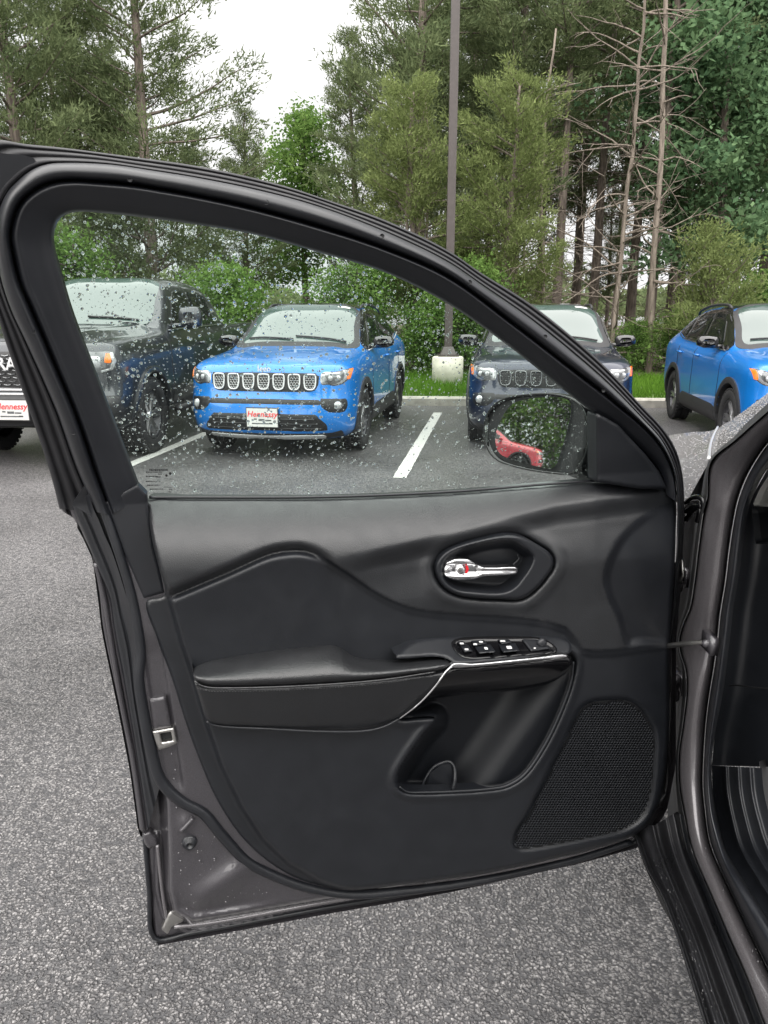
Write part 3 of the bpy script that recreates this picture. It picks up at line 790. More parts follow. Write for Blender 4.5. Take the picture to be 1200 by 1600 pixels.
# sail panel ahead of the glass
dpatch('sail_backing', [(934, 640), (1000, 676), (1046, 730), (1058, 770), (1054, 800), (933, 800)], 5, -.034, M['dark'], door_o, back=0)
SAIL = [(931, 645), (946, 652), (966, 664), (986, 686), (1007, 708), (1029, 736), (1042, 764), (1000, 764), (975, 760), (950, 756), (932, 753)]
dpatch('sail_panel', SAIL, 3, lambda P, sd: .000 + .006 * smooth01((P[:, 1] - 650) / 100), M['trim'], door_o, r=5, rd=.006, back=.03)
# window sill wiper
dtube('glass_wiper', [(233, 777), (500, 776.5), (700, 768.5), (860, 756), (930, 751)], -.026, .0025, M['rubber'], door_o, 90)

# ---- handle: bezel, cup, lever, lock knob
CUP = spline([(691, 888), (696, 876), (706, 866), (722, 858), (750, 850), (782, 845), (802, 846), (818, 856), (832, 869), (830, 880), (818, 900), (802, 918), (784, 925), (742, 924), (712, 919), (696, 906)], 80, closed=True)
dpatch('handle_bezel', BEZ, 2, lambda P, sd: .040 + .004 * np.sin((P[:, 0] - 680) / 60), M['trim'], door_o, holes=[CUP], r=5, rd=.008, back=.05)
dpatch('handle_cup', spline([(u + (u - 765) * .04, v + (v - 886) * .06) for u, v in CUP], 80, closed=True), 2.5, lambda P, sd: .036 - .034 * smooth01(sd / 16), M['trim'], door_o, back=0)
LEV = spline([(691, 888), (695, 880), (701, 876), (710, 872), (732, 872.5), (742, 878), (752, 884.5), (772, 886), (808, 885.5), (810.5, 890), (808, 896), (780, 900), (756, 902), (744, 905.5), (710, 907), (697, 902), (691, 895)], 90, closed=True)
def lev_d(P, sd):
    u, v = P[:, 0], P[:, 1]
    d_ = .034 + .008 * np.sqrt(np.clip(1 - (1 - np.clip(sd / 7, 0, 1)) ** 2, 0, 1))
    k = smooth01((755 - u) / 12)
    d_ -= .008 * k * np.exp(-((v - 890) / 8.0) ** 4)      # scooped channel that carries the lock knob
    d_ -= .004 * (1 - k) * np.exp(-((v - 892) / 3.5) ** 2)
    return d_
dpatch('handle_lever', LEV, 1.2, lev_d, M['chrome'], door_o, back=.012)
disc('lock_knob', 719, 890, .034, [(0, .006), (.006, .006), (.0085, .004), (.0095, .0)], M['chrome'], door_o)
disc('lock_knob', 699, 889, .032, [(0, .006), (.006, .0055), (.0080, .003), (.009, .0)], M['chrome'], door_o)
disc('knob_rest', 719, 890, .0402, [(0, .0004), (.0042, .0006), (.005, 0)], M['steel'], door_o)
dpatch('lock_marker', [(727, 883.5), (731, 884), (732.5, 889), (731, 895), (727, 897), (728.5, 890)], 1, .040, M['red'], door_o, back=.002)
dtube('cup_ridge', [(808, 866), (811, 872), (800, 884)], .016, .0018, M['trim'], door_o, 20)

# ---- armrest: padded top, side and chrome line
ATOP = [(301, 1048), (304, 1041), (312, 1036), (330, 1030), (350, 1026), (401, 1018), (465, 1010), (516, 1006), (527, 1007), (535, 1012), (550, 1023), (567, 1028), (618, 1030), (660, 1027), (686, 1025), (697, 1027), (704, 1034), (702, 1042), (690, 1048), (640, 1055), (592, 1061), (465, 1070), (359, 1073), (325, 1072), (308, 1066), (302, 1057)]
FRONT = np.array([(295, 1054), (310, 1063), (325, 1068), (359, 1069), (465, 1066), (592, 1057), (677, 1046), (712, 1038)], float)
BACKL = np.array([(295, 1050), (304, 1041), (330, 1030), (401, 1018), (465, 1010), (516, 1006), (535, 1012), (550, 1023), (567, 1028), (618, 1030), (686, 1025), (712, 1030)], float)
def atop_d(P, sd):
    f = np.interp(P[:, 0], FRONT[:, 0], FRONT[:, 1]); b = np.interp(P[:, 0], BACKL[:, 0], BACKL[:, 1])
    t = np.clip((P[:, 1] - b) / np.maximum(f - b, 6), 0, 1.3)
    tt = np.minimum(t, 1); return .032 + .070 * (1 - (1 - tt) ** 1.7) - .02 * np.clip(t - 1, 0, .3)
dpatch('armrest_pad', spline(ATOP, 130, closed=True), 2.2, atop_d, M['armtop'], door_o, r=14, rd=.016, back=.03)
ASIDE = [(303, 1062), (311, 1070), (325, 1074), (359, 1075), (465, 1072), (592, 1063), (640, 1057), (690, 1050), (703, 1045), (690, 1062), (660, 1093), (624, 1122), (601, 1133), (571, 1140), (507, 1141), (422, 1137), (335, 1131), (323, 1124), (312, 1092)]
def aside_d(P, sd):
    f = np.interp(P[:, 0], FRONT[:, 0], FRONT[:, 1]); t = np.clip((P[:, 1] - f) / 75, 0, 1)
    return .097 - .048 * t ** 1.3
dpatch('armrest_side', spline(ASIDE, 130, closed=True), 2.5, aside_d, M['leather'], door_o, r=6, rd=.008, back=.05)
dtube('armrest_piping', [(304, 1064), (312, 1070), (326, 1074), (360, 1075), (465, 1072), (592, 1063), (680, 1050)], [.094, .099, .1, .1, .1, .099, .096], .0016, M['armtop'], door_o, 90)
st = MB(); sp = spline([(308, 1075), (326, 1079.5), (360, 1080.5), (465, 1077.5), (592, 1068.5), (672, 1056)], 160)
for i in range(0, 159, 2):
    a = door(sp[i:i + 2, 0], sp[i:i + 2, 1], np.full(2, .0985)); m_ = a[0] + (a[1] - a[0]) * .75
    st.tube([a[0] - OFF, (a[0] + m_) / 2 + DN * .0006 - OFF, m_ - OFF], .0007, 5)
st.build('stitching', M['thread'], door_o, True, kind='stuff')
dtube('accent_line', [(323, 1127), (335, 1133), (422, 1139), (507, 1143), (571, 1142), (601, 1135), (624, 1123)], .052, .0026, M['trim'], door_o, 90)
dtube('chrome_strip', [(624, 1123), (655, 1099), (680, 1072), (697, 1049), (706, 1041)], [.056, .075, .085, .092, .094], [.0014, .0017, .002, .0022, .0026], M['chrome'], door_o, 60)
CH = [(702, 1042), (708, 1036), (740, 1036), (790, 1031.5), (840, 1026.5), (886, 1022.5), (889, 1026), (886, 1029), (840, 1033), (790, 1038), (740, 1042.5), (712, 1044)]
dpatch('chrome_strip', spline(CH, 90, closed=True), 1.3, lambda P, sd: .088 - .012 * smooth01((P[:, 0] - 780) / 110), M['chrome'], door_o, r=3, rd=.005, back=.012)
PB = [(700, 1047), (740, 1042), (790, 1037), (840, 1032), (889, 1027), (894, 1036), (884, 1052), (862, 1066), (830, 1075), (790, 1081), (730, 1085), (668, 1088)]
dpatch('gloss_insert', spline(PB, 100, closed=True), 2.5, lambda P, sd: .080 - .050 * smooth01((P[:, 1] - 1040 + (P[:, 0] - 800) * .12) / 55), M['gloss_black'], door_o, r=4, rd=.004, back=.04)

# ---- switch console
CONS = [(618, 1027), (628, 1014), (641, 1004), (660, 998), (690, 994.5), (785, 992), (860, 992), (884, 997), (893, 1008), (890, 1021), (850, 1026), (812, 1031), (760, 1036), (712, 1038), (700, 1030), (680, 1026)]
def cons_d(P, sd):
    fr = 1038 - .095 * (P[:, 0] - 706); bk = 994 + 0 * P[:, 0]
    t = np.clip((P[:, 1] - bk) / np.maximum(fr - bk, 8), 0, 1)
    return .026 + .062 * t * (1 - .35 * smooth01((P[:, 0] - 760) / 130))
dpatch('switch_console', spline(CONS, 100, closed=True), 2.5, cons_d, M['trim'], door_o, r=5, rd=.005, back=.03)
def cd(u, v): return float(cons_d(np.array([[u, v]], float), None)[0])
SWB = [(706, 1007), (711, 1001), (720, 998.5), (812, 996), (846, 998), (866, 1008), (871, 1017), (866, 1020), (812, 1024.5), (760, 1028.5), (733, 1029), (720, 1025)]
dpatch('switch_bezel', spline(SWB, 80, closed=True), 2, lambda P, sd: cons_d(P, sd) + .004 - .003 * smooth01((sd - 2) / 3), M['gloss_black'], door_o, r=2.5, rd=.002, back=.006)
def switch(poly, h, m=None, tilt=0, name='window_switch'):
    c = np.mean(poly, 0)
    return dpatch(name, poly, 1.2, lambda P, sd: cons_d(P, sd) + h + tilt * (P[:, 1] - c[1]), m or M['trim'], door_o, r=2.5, rd=.003, back=.007)
switch([(714, 1003), (724, 1002.5), (731, 1008), (720, 1009)], .007, name='lock_switch')
switch([(721, 1010.5), (733, 1009.5), (739, 1018), (726, 1019.5)], .007, name='lock_switch')
switch([(737, 1002.5), (756, 1000.5), (762, 1006), (742, 1008.5)], .008, tilt=.0006)
switch([(778, 999.5), (794, 998.5), (801, 1004), (784, 1006.5)], .008, tilt=.0006)
switch([(743, 1010), (766, 1006.5), (775, 1019), (749, 1021)], .010, tilt=.0008)
switch([(781, 1008), (805, 1004.5), (812, 1017), (787, 1019.5)], .010, tilt=.0008)
switch([(815, 998.5), (838, 998.5), (862, 1013.5), (830, 1018)], .006, name='mirror_switch_pad')
def icon(pts, h):
    for q in pts: dpatch('switch_icon', q, 1.0, lambda P, sd: cons_d(P, sd) + h, M['icon'], door_o, back=0)
def rect(u, v, w, h, s=0): return [(u - w / 2, v - h / 2), (u + w / 2, v - h / 2), (u + w / 2 + s, v + h / 2), (u - w / 2 + s, v + h / 2)]
icon([rect(721, 1005.3, 6, 2.6, 1)], .0086); icon([rect(728.5, 1014.5, 6, 2.8, 1)], .0086)
icon([rect(742, 1006.5, 6, 2.6, 1), rect(751, 1002.8, 6, 2.4, 1), rect(785, 1001.6, 8, 2.4, 1)], .0105)
icon([rect(758.5, 1013, 5, 4, 2), rect(794.5, 1011.5, 8, 4.5, 2)], .0135)
icon([rect(822, 998.8, 2.5, 1.8), rect(835.5, 1012.6, 3.2, 2.2)], .0078)
disc('mirror_knob', 846, 1004.5, cd(846, 1004) + .0095, [(0, .007), (.0065, .0065), (.009, .004), (.0098, 0)], M['rubber'], door_o)
for (du, dv) in [(-4.5, -2.2), (4, -1.6), (-3, 2.8), (5, 2.4)]: icon([rect(846 + du, 1001 + dv, 2.4, 1.5)], .0145)

# ---- map pocket with its cup divider
PK2 = spline([(u + (u - 765) * .05, v + (v - 1140) * .05) for u, v in POCK], 150, closed=True)
def pock_d(P, sd):
    u, v = P[:, 0], P[:, 1]
    d_ = .030 - .085 * smooth01(sd / 26)
    k = u - (860 - (v - 1090) * .70)          # forward wall slopes back gently
    return np.maximum(d_, np.where(sd > 4, .014 - .060 * smooth01((10 - k) / 95), -1))
dpatch('map_pocket', PK2, 3, pock_d, M['pocket'], door_o, back=0)
dtube('pocket_lip', [(896, 1034), (893, 1062), (875, 1114), (848, 1169), (818, 1211), (790, 1228), (760, 1233), (720, 1236), (660, 1238), (636, 1237), (624, 1229)], .030, [.0018, .0030, .0036, .0038, .0036, .003, .0028, .0024, .0016], M['trim'], door_o, 100)
dtube('bottle_holder', [(657, 1236), (664, 1218), (676, 1200), (690, 1192), (702, 1190), (709, 1197), (711, 1215), (708, 1234)], [-.01, -.012, -.014, -.014, -.01, .0, .01, .014], [.002, .003, .003, .0035, .003, .003, .004, .005], M['trim'], door_o, 50)
dpatch('bottle_holder', [(662, 1236), (672, 1208), (690, 1195), (704, 1194), (708, 1212), (706, 1237)], 2.5, lambda P, sd: -.02 + .02 * smooth01((P[:, 0] - 660) / 50), M['trim'], door_o, back=.01)

# ---- speaker grille with real perforations
def speaker():
    pitch = 4.4; mb_V = []; mb_F = []; n = 0
    lo, hi = GRIL.min(0), GRIL.max(0); rows = []
    y = lo[1]; r_ = 0
    C = []
    while y < hi[1]:
        x = lo[0] + (pitch / 2 if r_ % 2 else 0)
        while x < hi[0]: C.append((x, y)); x += pitch
        y += pitch * .866; r_ += 1
    C = np.array(C); C = C[sdf(C, GRIL) > 3.2]
    A = np.arange(6) * math.pi / 3 + math.pi / 6
    ring = lambda rad: C[:, None] + np.stack([np.cos(A), np.sin(A)], 1)[None] * rad
    o1 = ring(pitch / math.sqrt(3)); o2 = ring(pitch * .30); nC = len(C)
    def lift(q, d_): return door(q[..., 0].ravel(), q[..., 1].ravel(), np.full(q[..., 0].size, d_)).reshape(nC, 6, 3)
    V = np.concatenate([lift(o1, .0285), lift(o2, .0272), lift(o2, .0235)], 1).reshape(-1, 3)
    f = [(j, (j + 1) % 6, 6 + (j + 1) % 6, 6 + j) for j in range(6)] + [(6 + j, 6 + (j + 1) % 6, 12 + (j + 1) % 6, 12 + j) for j in range(6)]
    Fq = (np.array(f)[None] + (np.arange(nC) * 18)[:, None, None]).reshape(-1, 4)
    mk('speaker_grille', V, Fq, M['trim'], door_o, False, OFF, kind='stuff')
speaker()
dpatch('speaker_backing', GRIL, 6, .0230, M['dark'], door_o, back=0)
GR2 = spline([(u + (u - 925) * -.02, v + (v - 1210) * -.02) for u, v in GRIL], 110, closed=True)
dpatch('speaker_rim', GRIL, 2, .0300, M['trim'], door_o, holes=[GR2], r=2, rd=.002, back=.008)

# ---- exterior mirror, seen through the glass
MC = door(np.array(838.), np.array(672.), -.17)
MN = np.array([-.762, -.636, .104]); MN /= np.linalg.norm(MN)
def mplane(u, v, e=0.0):
    r = ray(u, v); t = (MN @ (MC - C0) + np.asarray(e, float)) / (r @ MN); return C0 + r * t[..., None]
HO = spline([(755, 672), (757, 655), (768, 635), (788, 622), (829, 615), (860, 614), (891, 620), (912, 634), (921, 660), (921, 690), (912, 722), (896, 741), (865, 741), (803, 730), (772, 717), (758, 695)], 60, closed=True)
MG = spline([(774, 690), (775, 676), (780, 662), (790, 643), (803, 630), (822, 624), (845, 621), (881, 622), (890, 627), (892, 640), (889, 660), (878, 700), (868, 728), (862, 733), (845, 730), (803, 719), (780, 708)], 60, closed=True)
ho = mplane(HO[:, 0], HO[:, 1]); ce = ho.mean(0)
rows = [ho + MN * -.012]
rows = [ce + (ho - ce) * s + MN * e for s, e in [(.93, -.004), (.97, .004), (1.0, .0), (1.01, -.02), (.98, -.05), (.90, -.085), (.72, -.115), (.4, -.13), (.02, -.134)]]
V = np.concatenate(rows); n = len(HO)
Fs = [(i * n + j, i * n + (j + 1) % n, (i + 1) * n + (j + 1) % n, (i + 1) * n + j) for i in range(len(rows) - 1) for j in range(n)]
mk('mirror_housing', V, Fs, M['gloss_black'], door_o, True, OFF)
dpatch('mirror_backing', HO, 4, -.006, M['dark'], door_o, proj=mplane, back=0)
dpatch('mirror_glass', MG, 3, 0.0, M['mirror'], door_o, proj=mplane, nrm=MN, back=.004)
drops('mirror_drops', MG, 260, .0006, .0004, .0016, M['bead'], door_o, 21, mplane, MN, 2.0)
dpatch('mirror_arm', [(896, 700), (935, 690), (945, 720), (940, 752), (905, 750), (890, 738)], 4, -.06, M['black_clad'], door_o, r=8, rd=.02, back=.06)

# ------------------------------------------------------------------ body side: aperture, weatherstrip, rocker, cabin trim
K0 = [(1262, 588), (1200, 642), (1150, 686), (1110, 722), (1104, 780), (1098, 804), (1090, 860), (1084, 910), (1077, 950), (1066, 976), (1060, 1000), (1062, 1020), (1070, 1046), (1072, 1080), (1066, 1134), (1060, 1176), (1060, 1224), (1069, 1277), (1080, 1328), (1112, 1404), (1140, 1470), (1166, 1530), (1192, 1600), (1230, 1690)]
K1 = [(1285, 622), (1235, 660), (1200, 694), (1170, 741), (1154, 782), (1146, 820), (1140, 860), (1134, 910), (1126, 960), (1122, 1002), (1116, 1045), (1110, 1080), (1104, 1126), (1100, 1186), (1099, 1224), (1102, 1262), (1110, 1316), (1130, 1366), (1160, 1430), (1184, 1480), (1210, 1532), (1250, 1610)]
K2 = [(1310, 650), (1250, 690), (1200, 732), (1180, 768), (1170, 794), (1162, 840), (1156, 890), (1146, 950), (1140, 1002), (1130, 1080), (1117, 1148), (1112, 1196), (1114, 1238), (1122, 1284), (1134, 1328), (1162, 1376), (1200, 1436), (1260, 1530)]
body_o = band('door_aperture', K0, K1, smoothprof([(0, .03), (.02, .006), (.07, -.004), (.2, -.004), (.5, .004), (.8, .018), (.93, .030), (1, .05)], 24), M['aperture'], own, 200, proj=side)
band('weatherstrip', K1, K2, smoothprof([(0, .046), (.05, .030), (.2, .018), (.45, .012), (.7, .018), (.9, .034), (1, .07)], 18), M['rubber'], own, 200, proj=side)
# dark pillar return between the door hinge side and the aperture
KD0 = [(1262, 575), (1200, 630), (1150, 676), (1104, 716), (1078, 755), (1066, 790), (1062, 840), (1056, 900), (1050, 960), (1046, 1020), (1046, 1100), (1044, 1200), (1040, 1260), (1030, 1300), (1036, 1330)]
K0s = K0[:19]
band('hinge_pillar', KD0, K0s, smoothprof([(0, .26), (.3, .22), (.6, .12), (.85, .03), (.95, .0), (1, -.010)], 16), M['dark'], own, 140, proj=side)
# hinges, wiring boot and check strap
for (u, v, s) in [(1055, 1075, 1.0), (1060, 905, .9)]:
    a = side(np.array(float(u)), np.array(float(v)), .04) - OFF
    h = MB(); h.lathe([(0, -.03), (.009, -.03), (.011, -.026), (.011, -.008), (.008, -.006), (.008, .006), (.011, .008), (.011, .026), (.009, .03), (0, .03)], 16, 'z', a)
    h.box(a + np.array([-.02, .012, 0]), (.022, .006, .022)); h.box(a + np.array([.02, .03, 0]), (.006, .03, .02))
    h.build('door_hinge', M['granite'], own, True)
hb = side(np.array([1062., 1066., 1068., 1060., 1056.]), np.array([868., 880., 897., 915., 918.]), np.array([.02, .0, .0, .01, .02])) - OFF
h = MB(); h.tube(hb, .0035, 8); h.build('hinge_spring', M['steel'], own, True)
for k, pts in enumerate([[(1068, 790), (1084, 778), (1098, 782), (1102, 800)], [(1072, 800), (1086, 792), (1094, 796), (1090, 815)], [(1072, 812), (1082, 800), (1096, 790)]]):
    p = np.array(pts, float); q = spline(side(p[:, 0], p[:, 1], np.full(len(p), .02)) - OFF, 24)
    h = MB(); h.tube(q, .006, 8); h.build('wiring_boot', M['gloss_black'], own, True)
ck = np.array([(1036, 1010), (1060, 1007), (1088, 1004), (1108, 1003)], float)
q = np.array([door(np.array(1036.), np.array(1010.), -.01), *side(ck[1:, 0], ck[1:, 1], np.array([-.03, -.012, .004]))]) - OFF
h = MB(); h.tube(spline(q, 20), [.005] * 16 + [.004] * 4, 8); h.build('check_strap', M['steel'], own, True)
a = side(np.array(1109.), np.array(1004.), .004) - OFF
h = MB(); h.box(a + np.array([.0, 0, 0]), (.006, .022, .016)); h.lathe([(0, -.010), (.006, -.008), (.008, -.003), (.008, .004)], 12, 'x', a + np.array([-.006, -.004, 0]))
h.build('strap_bolt', M['granite'], own, True)
# rocker sill cladding
R0 = [(985, 1285), (994, 1312), (1012, 1360), (1034, 1399), (1050, 1440), (1070, 1500), (1086, 1550), (1102, 1602), (1125, 1680)]
R1 = [(1022, 1290), (1030, 1324), (1056, 1392), (1072, 1430), (1088, 1470), (1112, 1540), (1134, 1602), (1162, 1680)]
R2 = [(1058, 1268), (1072, 1330), (1100, 1400), (1126, 1466), (1152, 1532), (1178, 1600), (1212, 1690)]
band('rocker_sill', R0, R1, smoothprof([(0, -.049), (.06, -.058), (.14, -.046), (.5, -.040), (.86, -.034), (.93, -.046), (1, -.030)], 20), M['sill_clad'], own, 100, proj=side)
band('rocker_sill', R1, R2, smoothprof([(0, -.030), (.10, -.020), (.42, -.016), (.50, -.021), (.57, -.013), (.85, -.006), (1, .010)], 24), M['sill_clad'], own, 100, proj=side)
band('sill_seal', R2, [(p[0], p[1]) for p in K0[17:]], [(0, .012), (.3, .02), (.7, .006), (1, -.010)], M['rubber'], own, 80, proj=side)
# rocker underside so the sill has a real body
V0 = spline(R0, 40); a = side(V0[:, 0], V0[:, 1], np.full(40, -.048)) - np.array([0, 0, .004]); b = a + np.array([.03, 0, -.07]); c = b + np.array([.3, 0, -.03])
mk('rocker_underside', np.concatenate([a, b, c]), [(i * 40 + j, i * 40 + j + 1, (i + 1) * 40 + j + 1, (i + 1) * 40 + j) for i in range(2) for j in range(39)], M['dark'], own, True, OFF)
# front closing plate at the fender foot
q = side(np.array([1012., 1042., 1048., 1010.]), np.array([1296., 1286., 1322., 1322.]), np.array([-.02, .0, .0, -.03])) - OFF
mk('fender_foot', q, [(0, 1, 2, 3)], M['black_clad'], own, False)
# cabin: kick panel, sill plate, dash end
KP0 = K2[2:16]
KP1 = [(1330, 700), (1310, 800), (1300, 900), (1290, 1000), (1285, 1100), (1280, 1200), (1290, 1260), (1310, 1330), (1360, 1450)]
band('kick_panel', KP0[:10], KP1[:6], smoothprof([(0, .07), (.08, .10), (.4, .14), (.8, .17), (1, .2)], 14), M['trim'], own, 80, proj=side)
band('sill_plate', [(1112, 1196), (1114, 1238), (1122, 1284), (1134, 1328), (1162, 1376), (1200, 1436), (1260, 1530)], [(1190, 1200), (1194, 1240), (1204, 1280), (1222, 1330), (1262, 1390), (1330, 1480)],
     smoothprof([(0, .07), (.10, .075), (.22, .078), (.28, .075), (.34, .081), (.46, .083), (.52, .080), (.58, .086), (.70, .088), (.76, .085), (.82, .092), (1, .10)], 46), M['trim'], own, 90, proj=side)
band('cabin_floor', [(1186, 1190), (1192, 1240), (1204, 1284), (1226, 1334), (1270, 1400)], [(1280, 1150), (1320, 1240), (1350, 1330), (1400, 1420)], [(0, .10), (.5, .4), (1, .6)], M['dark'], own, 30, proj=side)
dtube('panel_seam', [(1133, 1072), (1150, 1071), (1186, 1075), (1240, 1077)], [.085, .105, .125, .14], .0016, M['dark'], own, 30, proj=side)
dpatch('pillar_trim', [(1176, 790), (1186, 766), (1204, 738), (1250, 690), (1262, 700), (1240, 788), (1200, 792)], 5, .085, M['plate'], own, proj=side, nrm=CN, r=5, rd=.01, back=.03)
dpatch('dash_end', [(1174, 792), (1200, 790), (1240, 786), (1290, 790), (1290, 840), (1180, 850)], 5, .095, M['trim'], own, proj=side, nrm=CN, r=6, rd=.012, back=.03)
dtube('floor_mat_edge', [(1194, 1236), (1196, 1260), (1198, 1280), (1206, 1300)], .12, .004, M['white_paint'], own, 30, proj=side)

# fender and bonnet, wet
NE = [(1030, 840), (1052, 812), (1072, 786), (1090, 754), (1108, 724), (1150, 686), (1200, 642), (1262, 588), (1340, 530)]
FE = [(1012, 706), (1030, 690), (1045, 681), (1062, 677.5), (1085, 675), (1113, 672.5), (1160, 644), (1200, 614), (1250, 580), (1330, 540)]
ne, fe = spline(NE, 60), spline(FE, 60); rows = []
for t in np.linspace(0, 1, 14):
    c = ne * (1 - t) + fe * t; yy = 1.62 + 1.35 * t
    a = at_y(c[:, 0], c[:, 1], np.full(60, yy)); a[:, 2] += .012 * math.sin(math.pi * t); rows.append(a)
V = np.concatenate(rows); r_ = len(rows)
front = rows[-1] + np.array([.0, .25, -.35])
V = np.concatenate([V, front]); 
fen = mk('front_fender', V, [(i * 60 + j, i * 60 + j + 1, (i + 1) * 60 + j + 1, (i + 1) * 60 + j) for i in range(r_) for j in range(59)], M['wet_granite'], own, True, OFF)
sidev = np.array([rows[i][0] for i in range(r_)]); low = sidev * [1, 1, 0] + [-.03, 0, .45]
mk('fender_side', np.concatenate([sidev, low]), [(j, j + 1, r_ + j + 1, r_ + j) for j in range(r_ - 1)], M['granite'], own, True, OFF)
# shut line (fender to bonnet edge)
c = spline([(1121, 671), (1115, 683), (1110, 698), (1108, 712), (1107, 724)], 20)
yy = np.linspace(2.93, 1.63, 20); P = at_y(c[:, 0], c[:, 1], yy); P[:, 2] += .010
V, Fs = tube_geo(P, .0045, 6); mk('bonnet_edge', V, Fs, M['silver'], own, True, OFF)
# beads of rain on the fender
rng = np.random.default_rng(31); VV = []; 
grid = np.array(rows)                       # t x 60 x 3
n = 4200; ti = rng.random(n) ** 0.8 * (r_ - 1.001); ji = rng.random(n) * 50 + 4
i0, j0 = ti.astype(int), ji.astype(int); ft, fj = (ti - i0)[:, None], (ji - j0)[:, None]
Pp = (grid[i0, j0] * (1 - ft) * (1 - fj) + grid[i0 + 1, j0] * ft * (1 - fj) + grid[i0, j0 + 1] * (1 - ft) * fj + grid[i0 + 1, j0 + 1] * ft * fj)
rr = .0008 + .0026 * rng.random(n) ** 2.2
A = np.linspace(0, 2 * np.pi, 6, endpoint=False)
ringv = Pp[:, None] + np.stack([np.cos(A), np.sin(A), 0 * A], 1)[None] * rr[:, None, None]
mid = Pp[:, None] + (np.stack([np.cos(A) * .7, np.sin(A) * .7, 0 * A + .45], 1)[None]) * rr[:, None, None]
top = (Pp + np.array([0, 0, 1]) * rr[:, None] * .62)[:, None]
V = np.concatenate([ringv, mid, top], 1).reshape(-1, 3)
f = [(j, (j + 1) % 6, 6 + (j + 1) % 6, 6 + j) for j in range(6)]; t3 = [(6 + j, 6 + (j + 1) % 6, 12) for j in range(6)]
b_ = (np.arange(n) * 13)[:, None, None]
Fq = list(map(tuple, (np.array(f)[None] + b_).reshape(-1, 4))) + list(map(tuple, (np.array(t3)[None] + b_).reshape(-1, 3)))
mk('rain_beads', V, Fq, M['bead'], own, True, OFF, kind='stuff')

# out-of-view rest of the cabin side, added to shade the door: roof rail, B pillar, front seat, rear door
def slab(name, pts, m, parent, thick=(0, 0, -.03)):
    P = np.array(pts, float); n = len(P); T = P + np.array(thick)
    return mk(name, np.concatenate([P, T]), [tuple(range(n)), tuple(range(2 * n - 1, n - 1, -1))] + [(i, i + n, (i + 1) % n + n, (i + 1) % n) for i in range(n)], m, parent, False, OFF)
slab('roof', [(.86, .35, 1.66), (1.0, .75, 1.66), (1.9, .75, 1.66), (2.0, .3, 1.70), (2.0, -1.9, 1.68), (.80, -1.9, 1.64), (.78, -.3, 1.66)], M['granite'], own)
slab('centre_pillar', [(.52, -.22, .42), (.50, -.22, 1.1), (.72, -.22, 1.64), (.72, -.44, 1.64), (.50, -.46, 1.1), (.52, -.46, .42)], M['trim'], own, (.10, 0, 0))
slab('rear_door', [(.44, -.47, .40), (.42, -.47, 1.12), (.42, -1.6, 1.14), (.44, -1.6, .40)], M['granite'], own, (.12, 0, 0))
sb = MB()
prof_ = spline([(0, .62), (.50, .60), (.56, .56), (.50, .48), (.05, .46), (-.14, .50), (-.34, 1.02), (-.40, 1.30), (-.30, 1.33), (-.22, 1.10), (-.04, .68)], 50, closed=True)
rows_ = [np.stack([np.full(50, x), prof_[:, 0] * k + .0 + .30 - .45, .9 + (prof_[:, 1] - .9) * k], 1) for x, k in [(.86, .90), (.88, .97), (.98, 1.0), (1.24, 1.0), (1.34, .97), (1.36, .90)]]
Vs = np.concatenate(rows_); Fs_ = [(i * 50 + j, i * 50 + (j + 1) % 50, (i + 1) * 50 + (j + 1) % 50, (i + 1) * 50 + j) for i in range(5) for j in range(50)] + [tuple(range(50)), tuple(range(299, 249, -1))]
mk('front_seat', Vs, Fs_, M['leather'], own, True, OFF)

# rain on the sills
drops('sill_rain', [(1000, 1320), (1030, 1330), (1056, 1392), (1088, 1470), (1134, 1602), (1104, 1602), (1070, 1500), (1034, 1399)], 160, -.052, .0004, .0017, M['bead'], own, 41, side, CN, 2.0)
drops('sill_rain', [(1104, 1300), (1112, 1330), (1160, 1432), (1200, 1512), (1200, 1590), (1130, 1440), (1090, 1340)], 90, -.004, .0004, .0013, M['bead'], own, 42, side, CN, 2.0)
drops('sill_rain', [(262, 1320), (330, 1290), (380, 1350), (430, 1395), (300, 1430), (275, 1420)], 70, .001, .0004, .0015, M['bead'], own, 43, door, DN, 2.0)

# ------------------------------------------------------------------ parked vehicles
def pchip(xq, x, y):
    x = np.asarray(x, float); y = np.asarray(y, float); h = np.diff(x); dlt = np.diff(y, axis=0) / h.reshape(-1, *([1] * (y.ndim - 1)))
    m = np.zeros_like(y); m[0], m[-1] = dlt[0], dlt[-1]
    for i in range(1, len(x) - 1):
        a, b = dlt[i - 1], dlt[i]; w1, w2 = 2 * h[i] + h[i - 1], h[i] + 2 * h[i - 1]
        with np.errstate(divide='ignore', invalid='ignore'):
            v = (w1 + w2) / (w1 / a + w2 / b)
        m[i] = np.where(a * b > 0, v, 0)
    i = np.clip(np.searchsorted(x, xq) - 1, 0, len(x) - 2); t = ((xq - x[i]) / h[i]).reshape(-1, *([1] * (y.ndim - 1))); hh = h[i].reshape(t.shape)
    return (2*t**3-3*t**2+1)*y[i] + (t**3-2*t**2+t)*hh*m[i] + (-2*t**3+3*t**2)*y[i+1] + (t**3-t**2)*hh*m[i+1]

